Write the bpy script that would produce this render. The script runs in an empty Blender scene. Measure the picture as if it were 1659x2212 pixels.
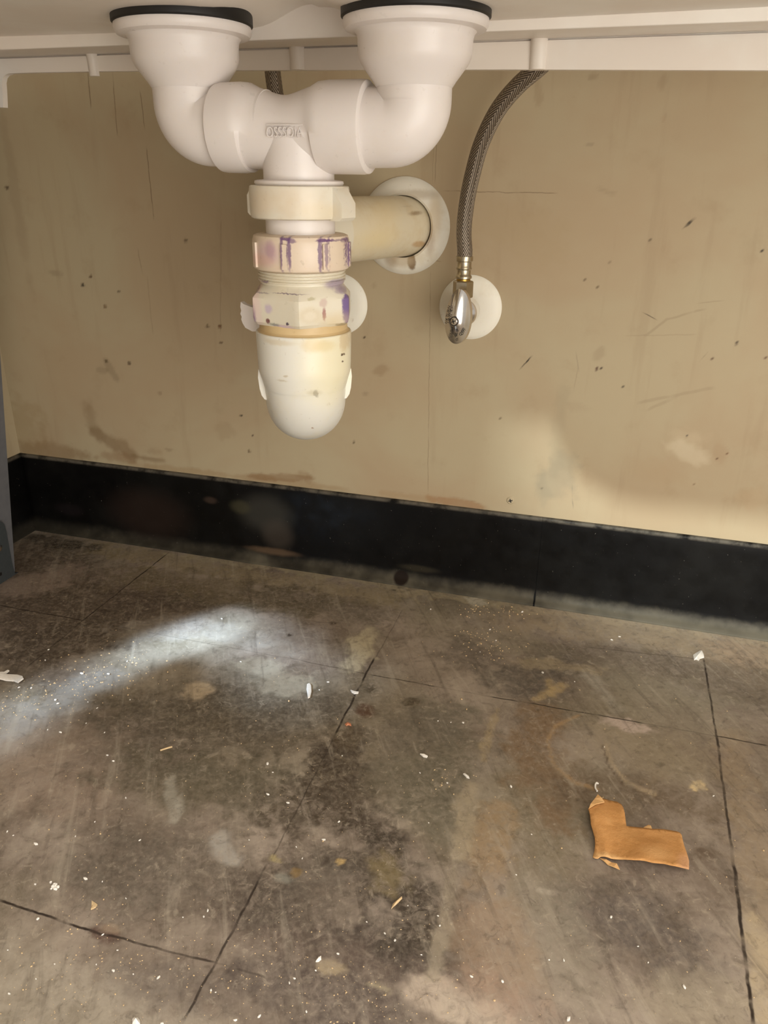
import bpy, bmesh, math, random
import numpy as np
from mathutils import Vector, Matrix, noise
random.seed(7)
S = bpy.context.scene
C = S.collection

# ------------------------------------------------------------------ camera
W_, H_, FPX = 1659, 2212, 1672.0
EYE = Vector((0, 0, 0.4257))
RM = Matrix(((0.9586023197064368, 0.122335369749897, -0.2571296364902233),
             (0.284569663829904, -0.3796017162282346, 0.880296906426641),
             (0.010084596232562762, -0.9170259507477065, -0.3987000207851654)))
cam = bpy.data.cameras.new('camera'); camo = bpy.data.objects.new('camera', cam); C.objects.link(camo)
cam.sensor_fit = 'HORIZONTAL'; cam.sensor_width = 36; cam.lens = FPX / W_ * 36; cam.clip_start = .01
M4 = Matrix.Identity(4)
for i in range(3):
    M4[i][0] = RM[i][0]; M4[i][1] = -RM[i][1]; M4[i][2] = -RM[i][2]; M4[i][3] = EYE[i]
camo.matrix_world = M4
S.camera = camo
# ------------------------------------------------------------------ light and exposure
S.view_settings.view_transform = 'Standard'; S.view_settings.look = 'None'
S.view_settings.gamma = 1; S.view_settings.use_curve_mapping = False
S.view_settings.exposure = 0.07
w = bpy.data.worlds.new('world'); S.world = w; w.use_nodes = True
w.node_tree.nodes['Background'].inputs[0].default_value = (1.0, .95, .89, 1)
w.node_tree.nodes['Background'].inputs[1].default_value = .50

def area(name, loc, aim, sx, sy, power, col, spread=180):
    l = bpy.data.lights.new(name, 'AREA'); l.shape = 'RECTANGLE'; l.size = sx; l.size_y = sy
    l.energy = power; l.color = col; l.spread = math.radians(spread)
    o = bpy.data.objects.new(name, l); C.objects.link(o); o.location = loc
    o.rotation_euler = (Vector(aim) - Vector(loc)).to_track_quat('-Z', 'Y').to_euler(); return o
def spot(name, loc, aim, power, col, angle, blend, r, sx=1, sy=1, roll=0):
    l = bpy.data.lights.new(name, 'SPOT'); l.energy = power; l.color = col
    l.spot_size = math.radians(angle); l.spot_blend = blend; l.shadow_soft_size = r
    o = bpy.data.objects.new(name, l); C.objects.link(o); o.location = loc
    q = (Vector(aim) - Vector(loc)).to_track_quat('-Z', 'Y') @ Matrix.Rotation(roll, 3, 'Z').to_quaternion()
    o.rotation_euler = q.to_euler(); o.scale = (sx, sy, 1); return o
area('room_light', (1.0, -.75, .60), (-.05, .7, .34), 1.3, .9, 18.5, (1, .95, .87))
area('underside_fill_light', (.42, -.12, .05), (.12, .50, .52), .8, .4, 5.0, (1, .96, .91))  # added fill lamp near the floor, brightens the sink underside and drains
spot('side_light', (-.60, -1.5, 1.615), (.135, .757, .165), 290, (.86, .97, 1), 10.5, .75, .035)  # cool lamp at front left, cone narrowed to bound its wall patch
area('ceiling_light', (.3, -.9, 2.2), (0, .1, 0), 1.2, .8, 34, (1, .98, .95))
COOL = (.56, .75, 1)
for (ax_, ay_), pw, an in (((-.452, .415), 17, 9.5), ((-.440, .470), 16, 7), ((-.408, .520), 34, 6), ((-.388, .560), 74, 5.5), ((-.360, .592), 120, 5.5), ((-.320, .592), 62, 5.5), ((-.285, .572), 44, 6), ((-.250, .545), 32, 6.5), ((-.215, .530), 16, 7)):
    spot('cool_daylight', (-.66, -.02, .50), (ax_, ay_, 0), pw, COOL, an, 1, .008)

# ------------------------------------------------------------------ pixel -> place
def ray(px, py):
    return RM @ Vector((px - W_ / 2, py - H_ / 2, FPX))
def onY(px, py, Y):
    d = ray(px, py); return EYE + d * (Y / d.y)
def onF(px, py, z=0.0):
    d = ray(px, py); return EYE + d * ((z - EYE.z) / d.z)
def lin(c):
    return tuple(((v / 255) / 12.92 if v / 255 <= .04045 else ((v / 255 + .055) / 1.055) ** 2.4) for v in c)
WY = .757; WX = -.700

# ------------------------------------------------------------------ object helpers
def mesh_obj(name, bm, mat, parent=None, smooth=True, sharp=35):
    me = bpy.data.meshes.new(name)
    off = Vector((0, 0, 0)); p = parent
    while p: off += p.location; p = p.parent
    bmesh.ops.recalc_face_normals(bm, faces=bm.faces)
    bmesh.ops.translate(bm, verts=bm.verts, vec=-off)
    bm.to_mesh(me); bm.free()
    if mat: me.materials.append(mat)
    if smooth:
        for f in me.polygons: f.use_smooth = True
        me.set_sharp_from_angle(angle=math.radians(sharp))
    o = bpy.data.objects.new(name, me); C.objects.link(o)
    if parent: o.parent = parent
    return o
def thing(name, label, cat, loc, group=None):
    o = bpy.data.objects.new(name, None); C.objects.link(o); o.location = loc; o.empty_display_size = .02
    o['label'] = label; o['category'] = cat
    if group: o['group'] = group
    return o
def tag(o, label, cat, group=None, kind=None):
    o['label'] = label; o['category'] = cat
    if group: o['group'] = group
    if kind: o['kind'] = kind
    return o
def struct(o):
    o['kind'] = 'structure'; return o
def lathe(bm, prof, center, axis=Vector((0, 0, 1)), seg=64, closed=False, rad=None):
    """prof: list of (r, h) along axis; rad(theta,r,i)->r"""
    axis = Vector(axis).normalized(); q = Vector((0, 0, 1)).rotation_difference(axis)
    rings = []
    for i, (r, h_) in enumerate(prof):
        ring = []
        for k in range(seg):
            t = 2 * math.pi * k / seg
            rr = rad(t, r, i) if rad else r
            ring.append(bm.verts.new(Vector(center) + q @ Vector((rr * math.cos(t), rr * math.sin(t), h_))))
        rings.append(ring)
    n = len(rings)
    for i in range(n if closed else n - 1):
        a, b = rings[i], rings[(i + 1) % n]
        for k in range(seg):
            bm.faces.new((a[k], a[(k + 1) % seg], b[(k + 1) % seg], b[k]))
    if not closed:
        for rg in (rings[0], rings[-1]):
            if (rg[0].co - rg[seg // 2].co).length > 1e-5: bm.faces.new(rg)
    return rings
def sweep(bm, pts, radii, seg=40, cap=True, uv=False, squash=None):
    pts = [Vector(p) for p in pts]; n = len(pts)
    if not hasattr(radii, '__len__'): radii = [radii] * n
    tang = [(pts[min(i + 1, n - 1)] - pts[max(i - 1, 0)]).normalized() for i in range(n)]
    up = Vector((0, 1, 0)) if abs(tang[0].y) < .9 else Vector((1, 0, 0))
    nr = (up - tang[0] * up.dot(tang[0])).normalized()
    rings = []; L = [0]
    for i in range(n):
        if i:
            nr = tang[i - 1].rotation_difference(tang[i]) @ nr
            nr = (nr - tang[i] * nr.dot(tang[i])).normalized(); L.append(L[-1] + (pts[i] - pts[i - 1]).length)
        bn = tang[i].cross(nr)
        rings.append([bm.verts.new(pts[i] + (nr * math.cos(2 * math.pi * k / seg) + bn * math.sin(2 * math.pi * k / seg)) * radii[i]) for k in range(seg)])
    uvl = bm.loops.layers.uv.verify() if uv else None
    for i in range(n - 1):
        for k in range(seg):
            f = bm.faces.new((rings[i][k], rings[i][(k + 1) % seg], rings[i + 1][(k + 1) % seg], rings[i + 1][k]))
            if uv:
                for lp, (u, v) in zip(f.loops, ((k / seg, L[i]), ((k + 1) / seg, L[i]), ((k + 1) / seg, L[i + 1]), (k / seg, L[i + 1]))):
                    lp[uvl].uv = (u, v)
    if cap: bm.faces.new(rings[0]); bm.faces.new(rings[-1])
    return rings
def spline(P, n=12):
    P = [Vector(p) for p in P]; Q = [2 * P[0] - P[1]] + P + [2 * P[-1] - P[-2]]; out = []
    for i in range(1, len(Q) - 2):
        for k in range(n):
            t = k / n
            out.append(.5 * ((2 * Q[i]) + (Q[i + 1] - Q[i - 1]) * t + (2 * Q[i - 1] - 5 * Q[i] + 4 * Q[i + 1] - Q[i + 2]) * t * t + (3 * Q[i] - Q[i - 1] - 3 * Q[i + 1] + Q[i + 2]) * t ** 3))
    out.append(P[-1]); return out
def box(bm, lo, hi, bev=0):
    r = bmesh.ops.create_cube(bm, size=1)
    for v in r['verts']:
        v.co = Vector([(lo[i] + hi[i]) / 2 + v.co[i] * (hi[i] - lo[i]) for i in range(3)])
    if bev:
        es = list({e for v in r['verts'] for e in v.link_edges})
        bmesh.ops.bevel(bm, geom=es, offset=bev, segments=3, profile=.5, affect='EDGES')

# ------------------------------------------------------------------ shader helpers
class NT:
    def __init__(s, name, rough=.5, metal=0, spec=.5):
        s.m = bpy.data.materials.new(name); s.m.use_nodes = True; s.t = s.m.node_tree
        s.b = s.t.nodes['Principled BSDF']
        s.b.inputs['Roughness'].default_value = rough; s.b.inputs['Metallic'].default_value = metal
        s.b.inputs['Specular IOR Level'].default_value = spec
        s.geo = s.t.nodes.new('ShaderNodeNewGeometry'); s.pos = s.geo.outputs['Position']
    def _in(s, sock, v):
        if isinstance(v, bpy.types.NodeSocket): s.t.links.new(v, sock)
        elif v is not None:
            if hasattr(sock.default_value, '__len__') and len(sock.default_value) == 4 and len(v) == 3: v = (*v, 1)
            sock.default_value = v
    def math(s, op, a, b=None, c=None, clamp=False):
        n = s.t.nodes.new('ShaderNodeMath'); n.operation = op; n.use_clamp = clamp
        for i, v in enumerate((a, b, c)):
            if v is not None: s._in(n.inputs[i], v)
        return n.outputs[0]
    def vec(s, op, a, b=None, out=0):
        n = s.t.nodes.new('ShaderNodeVectorMath'); n.operation = op
        s._in(n.inputs[0], a)
        if b is not None: s._in(n.inputs[1], b)
        return n.outputs[out]
    def noise(s, scale, detail=4, rough=.55, vec=None, stretch=None, dist=0, color=False):
        n = s.t.nodes.new('ShaderNodeTexNoise'); n.inputs['Scale'].default_value = scale
        n.inputs['Detail'].default_value = detail; n.inputs['Roughness'].default_value = rough; n.inputs['Distortion'].default_value = dist
        v = vec or s.pos
        if stretch: v = s.vec('MULTIPLY', v, stretch)
        s.t.links.new(v, n.inputs['Vector']); return n.outputs[1 if color else 0]
    def remap(s, v, a, b, c=0, d=1, smooth=True):
        n = s.t.nodes.new('ShaderNodeMapRange'); n.interpolation_type = 'SMOOTHSTEP' if smooth else 'LINEAR'
        s._in(n.inputs[0], v)
        for i, x in enumerate((a, b, c, d)): s._in(n.inputs[i + 1], x)
        return n.outputs[0]
    def mix(s, f, a, b, mode='MIX'):
        n = s.t.nodes.new('ShaderNodeMix'); n.data_type = 'RGBA'; n.blend_type = mode
        s._in(n.inputs[0], f); s._in(n.inputs[6], a); s._in(n.inputs[7], b); return n.outputs[2]
    def attr(s, name):
        n = s.t.nodes.new('ShaderNodeAttribute'); n.attribute_name = name; return n
    def sep(s, v):
        n = s.t.nodes.new('ShaderNodeSeparateXYZ'); s.t.links.new(v, n.inputs[0]); return n.outputs
    def comb(s, x, y, z):
        n = s.t.nodes.new('ShaderNodeCombineXYZ')
        for i, v in enumerate((x, y, z)): s._in(n.inputs[i], v)
        return n.outputs[0]
    def bump(s, h_, strength=.3, dist=.001):
        n = s.t.nodes.new('ShaderNodeBump'); n.inputs['Strength'].default_value = strength; n.inputs['Distance'].default_value = dist
        s._in(n.inputs['Height'], h_); s.t.links.new(n.outputs[0], s.b.inputs['Normal'])
    def base(s, c): s._in(s.b.inputs['Base Color'], c)
    def rough(s, v): s._in(s.b.inputs['Roughness'], v)
    def blobs(s, col, lst, warp=.0011, wscale=420):
        """lst: (centre, (rx,ry,rz), colour255, strength, soft)"""
        nz = s.vec('SCALE', s.vec('SUBTRACT', s.noise(wscale, 3, color=True), (.5, .5, .5)), None)
        nz.node.inputs['Scale'].default_value = warp * 2
        p = s.vec('ADD', s.pos, nz)
        for c, r, k, a, soft in lst:
            d = s.vec('SUBTRACT', p, tuple(c)); d = s.vec('MULTIPLY', d, tuple(1 / max(x, 1e-5) for x in r))
            l = s.vec('LENGTH', d, out=1)
            col = s.mix(s.remap(l, 1 + soft, 1 - soft, 0, a), col, lin(k))
        return col
    def segs(s, col, lst, iu, iv):
        """thin hairlines: (u1,v1,u2,v2,width,colour,strength) in plane axes iu, iv"""
        xyz = s.sep(s.pos)
        u, v = xyz[iu], xyz[iv]
        wob = s.math('MULTIPLY_ADD', s.noise(60, 3), .003, -.0015)
        brk = s.remap(s.noise(55, 3), .3, .55, .25, 1)
        for u1, v1, u2, v2, wd, k, a in lst:
            L = math.hypot(u2 - u1, v2 - v1); tx, ty = (u2 - u1) / L, (v2 - v1) / L
            al = s.math('ADD', s.math('MULTIPLY', u, tx), s.math('MULTIPLY_ADD', v, ty, -(u1 * tx + v1 * ty)))
            pr = s.math('ADD', s.math('MULTIPLY', u, -ty), s.math('MULTIPLY_ADD', v, tx, (u1 * ty - v1 * tx)))
            pr = s.math('ABSOLUTE', s.math('ADD', pr, wob))
            m = s.remap(pr, wd, wd * .3, 0, a)
            m = s.math('MULTIPLY', m, s.remap(al, -.004, .004)); m = s.math('MULTIPLY', m, s.remap(al, L + .004, L - .004))
            m = s.math('MULTIPLY', m, brk)
            col = s.mix(m, col, lin(k))
        return col

# ------------------------------------------------------------------ painted dirt on big surfaces (stains with their own shape, some painted light on the floor)
def vnoise(U, V, sc, seed, octv=4):
    """value noise, numpy"""
    out = np.zeros_like(U); amp = 1; tot = 0
    rng = np.random.RandomState(seed)
    for o in range(octv):
        T = rng.rand(256, 256)
        u = U * sc * 2 ** o + 13.7 * o + 100; v = V * sc * 2 ** o + 7.3 * o + 100
        i = np.floor(u).astype(int); j = np.floor(v).astype(int); fu = u - i; fv = v - j
        fu = fu * fu * (3 - 2 * fu); fv = fv * fv * (3 - 2 * fv)
        a = T[i % 256, j % 256]; b = T[(i + 1) % 256, j % 256]; c = T[i % 256, (j + 1) % 256]; d = T[(i + 1) % 256, (j + 1) % 256]
        out += amp * ((a * (1 - fu) + b * fu) * (1 - fv) + (c * (1 - fu) + d * fu) * fv); tot += amp; amp *= .5
    return out / tot
def paint(U, V, strokes, to_uv, seed=3):
    """returns rgb (linear) and alpha for strokes: (pts_px, radius_px or (r0,r1), colour255, strength, soft, rag)"""
    rgb = np.zeros(U.shape + (3,)); al = np.zeros(U.shape)
    n1 = vnoise(U, V, 55, seed) - .5; n2 = vnoise(U * 1.0 + V * .5, V, 170, seed + 1) - .5
    for pts, rad, colr, a, soft, rag in strokes:
        P = [to_uv(*p) for p in pts]
        if len(P) == 1: P = P * 2
        # local scale (metre per pixel) at the stroke
        mx = sum(p[0] for p in pts) / len(pts); my = sum(p[1] for p in pts) / len(pts)
        a0 = to_uv(mx - 5, my); a1 = to_uv(mx + 5, my); b0 = to_uv(mx, my - 5); b1 = to_uv(mx, my + 5)
        su = math.hypot(a1[0] - a0[0], a1[1] - a0[1]) / 10; sv = math.hypot(b1[0] - b0[0], b1[1] - b0[1]) / 10
        rx, ry = rad if isinstance(rad, tuple) else (rad, rad)
        RU, RV = rx * su, ry * sv
        D = np.full(U.shape, 1e9)
        for (u0, v0), (u1, v1) in zip(P[:-1], P[1:]):
            du, dv = (u1 - u0) / RU, (v1 - v0) / RV; L2 = du * du + dv * dv + 1e-12
            qu, qv = (U - u0) / RU, (V - v0) / RV
            t = np.clip((qu * du + qv * dv) / L2, 0, 1)
            D = np.minimum(D, np.hypot(qu - t * du, qv - t * dv))
        D = D + rag * (n1 * 2.6 + n2 * 1.6)
        m = np.clip((1 + soft - D) / (2 * soft), 0, 1); m = m * m * (3 - 2 * m) * a
        na = al + m * (1 - al)
        k = np.where(na > 1e-6, m / np.maximum(na, 1e-6), 0)[..., None]
        rgb = rgb * (1 - k) + np.array(lin(colr)) * k; al = na
    return rgb, al
def grid_surface(name, us, vs, place, strokes, to_uv, mat, height=None, seed=3):
    U, V = np.meshgrid(us, vs, indexing='ij'); rgb, al = paint(U, V, strokes, to_uv, seed)
    nu, nv = U.shape; co = place(U, V, height(U, V) if height else 0 * U)
    me = bpy.data.meshes.new(name)
    idx = np.arange(nu * nv).reshape(nu, nv)
    q = np.stack([idx[:-1, :-1], idx[1:, :-1], idx[1:, 1:], idx[:-1, 1:]], -1).reshape(-1, 4)
    me.vertices.add(nu * nv); me.vertices.foreach_set('co', co.reshape(-1).astype(np.float32))
    me.loops.add(q.size); me.loops.foreach_set('vertex_index', q.reshape(-1).astype(np.int32))
    me.polygons.add(len(q)); me.polygons.foreach_set('loop_start', np.arange(0, q.size, 4, dtype=np.int32))
    me.update(calc_edges=True); me.validate()
    ca = me.attributes.new('dirt', 'FLOAT_COLOR', 'POINT')
    ca.data.foreach_set('color', np.concatenate([rgb, al[..., None]], -1).reshape(-1).astype(np.float32))
    me.materials.append(mat); me.polygons.foreach_set('use_smooth', np.ones(len(q), bool))
    o = bpy.data.objects.new(name, me); C.objects.link(o); return struct(o)
def axis_pts(lo, d0, d1, hi, step, coarse=.05):
    a = list(np.arange(lo, d0, coarse)) if lo < d0 - 1e-6 else []
    b = list(np.arange(d0, d1, step)); c = list(np.arange(d1, hi + 1e-6, coarse)) if d1 < hi - 1e-6 else [hi]
    if c[-1] < hi - 1e-5: c.append(hi)
    return np.array(a + b + c)

# ================================================================== FLOOR
fm = NT('grimy_vinyl_tile', .5)
n1 = fm.noise(9, 6, .62, dist=.6); n2 = fm.noise(38, 6, .65, dist=.8); n3 = fm.noise(240, 4, .6)
base = fm.mix(fm.remap(n1, .36, .66), lin((113, 99, 86)), lin((157, 143, 128)))
base = fm.mix(fm.math('MULTIPLY', fm.remap(n2, .5, .68), .45), base, lin((152, 139, 121)))
base = fm.mix(fm.math('MULTIPLY', fm.remap(n2, .46, .33), .45), base, lin((78, 68, 56)))
olive = fm.remap(fm.noise(5, 2, vec=fm.vec('ADD', fm.pos, (3, 1, 0))), .45, .6)
base = fm.mix(fm.math('MULTIPLY', olive, .3), base, lin((118, 113, 84)))
dirt = fm.attr('dirt')  # stains, plus the light sweep and sheen painted into the floor
brk = fm.noise(95, 6, .7, dist=1.2)
dm = fm.math('MULTIPLY', dirt.outputs['Alpha'], fm.remap(fm.math('ADD', fm.math('MULTIPLY', brk, .65), fm.math('MULTIPLY', n2, .35)), .36, .56, .42, 1.05), clamp=True)
base = fm.mix(dm, base, dirt.outputs['Color'])
# fine scratches and grain
xyz = fm.sep(fm.pos)
sc1 = fm.noise(1, 3, .6, stretch=(1500, 90, 1)); sc2 = fm.noise(1, 2, .6, vec=fm.vec('MULTIPLY', fm.comb(fm.math('MULTIPLY_ADD', xyz[1], .45, xyz[0]), xyz[1], 0), (900, 45, 1)))
wp = fm.noise(1, 6, .65, dist=.5, vec=fm.vec('MULTIPLY', fm.comb(fm.math('MULTIPLY_ADD', xyz[1], .55, xyz[0]), xyz[1], 0), (75, 11, 1)))
base = fm.mix(fm.math('MULTIPLY', fm.remap(wp, .54, .7), .26), base, lin((186, 174, 154)))
base = fm.mix(fm.math('MULTIPLY', fm.remap(wp, .46, .3), .42), base, lin((66, 56, 46)))
m4 = fm.noise(120, 6, .72, dist=1.0)
base = fm.mix(fm.math('MULTIPLY', fm.remap(m4, .55, .68), .34), base, lin((184, 170, 148)))
base = fm.mix(fm.math('MULTIPLY', fm.remap(m4, .46, .34), .34), base, lin((62, 52, 42)))
scr = fm.math('MULTIPLY', fm.math('ADD', fm.remap(sc1, .62, .8), fm.remap(sc2, .62, .78)), .12)
base = fm.mix(scr, base, lin((190, 178, 158)))
base = fm.mix(fm.math('MULTIPLY', fm.remap(n3, .35, .75), .18), base, lin((175, 162, 142)))
base = fm.mix(fm.math('MULTIPLY', fm.remap(fm.noise(700, 2), .7, .78), .6), base, lin((205, 196, 180)))
SE = (38, 28, 22)
def fs(x1, y1, x2, y2, wd=.0011, a=.9, k=SE):
    p, q = onF(x1, y1), onF(x2, y2); return (p.x, p.y, q.x, q.y, wd, k, a)
base = fm.segs(base, [fs(365, 1193, 180, 1340), fs(180, 1340, 60, 1440, .001, .6), fs(0, 1308, 180, 1340), fs(180, 1340, 640, 1425, .0008, .3),
    fs(640, 1425, 790, 1455, .0008, .5), fs(800, 1457, 942, 1483, .001, .8), fs(942, 1483, 1060, 1505, .0008, .4), fs(1058, 1504, 1390, 1562, .001),
    fs(1390, 1562, 1548, 1590, .0008, .35), fs(1548, 1590, 1659, 1612), fs(1520, 1425, 1548, 1590, .0013), fs(1548, 1590, 1580, 1830, .0014), fs(1580, 1830, 1628, 2212, .0017, 1),
    fs(868, 1320, 812, 1420, .0008, .4), fs(808, 1422, 725, 1585, .0014, .95), fs(725, 1585, 700, 1635, .0008, .4), fs(700, 1635, 590, 1850, .0008, .55),
    fs(575, 1870, 500, 2015, .0012), fs(500, 2015, 400, 2200, .0012, .85),
    fs(0, 1945, 200, 2012, .0012, .95), fs(200, 2012, 463, 2080, .0011, .8), fs(463, 2080, 575, 2112, .0009, .4), fs(1270, 1398, 1520, 1425, .0012, .4)], 0, 1)
fm.base(base)
fm.rough(fm.remap(n2, .3, .7, .36, .62, False))
fm.bump(fm.math('ADD', fm.math('MULTIPLY', n3, .4), fm.math('MULTIPLY', n2, .9)), .25, .001)
DK = (70, 58, 46); LT = (176, 164, 146); WT = (205, 200, 190); BR = (120, 88, 56); MV = (150, 132, 118); OL = (120, 112, 84)
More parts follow.
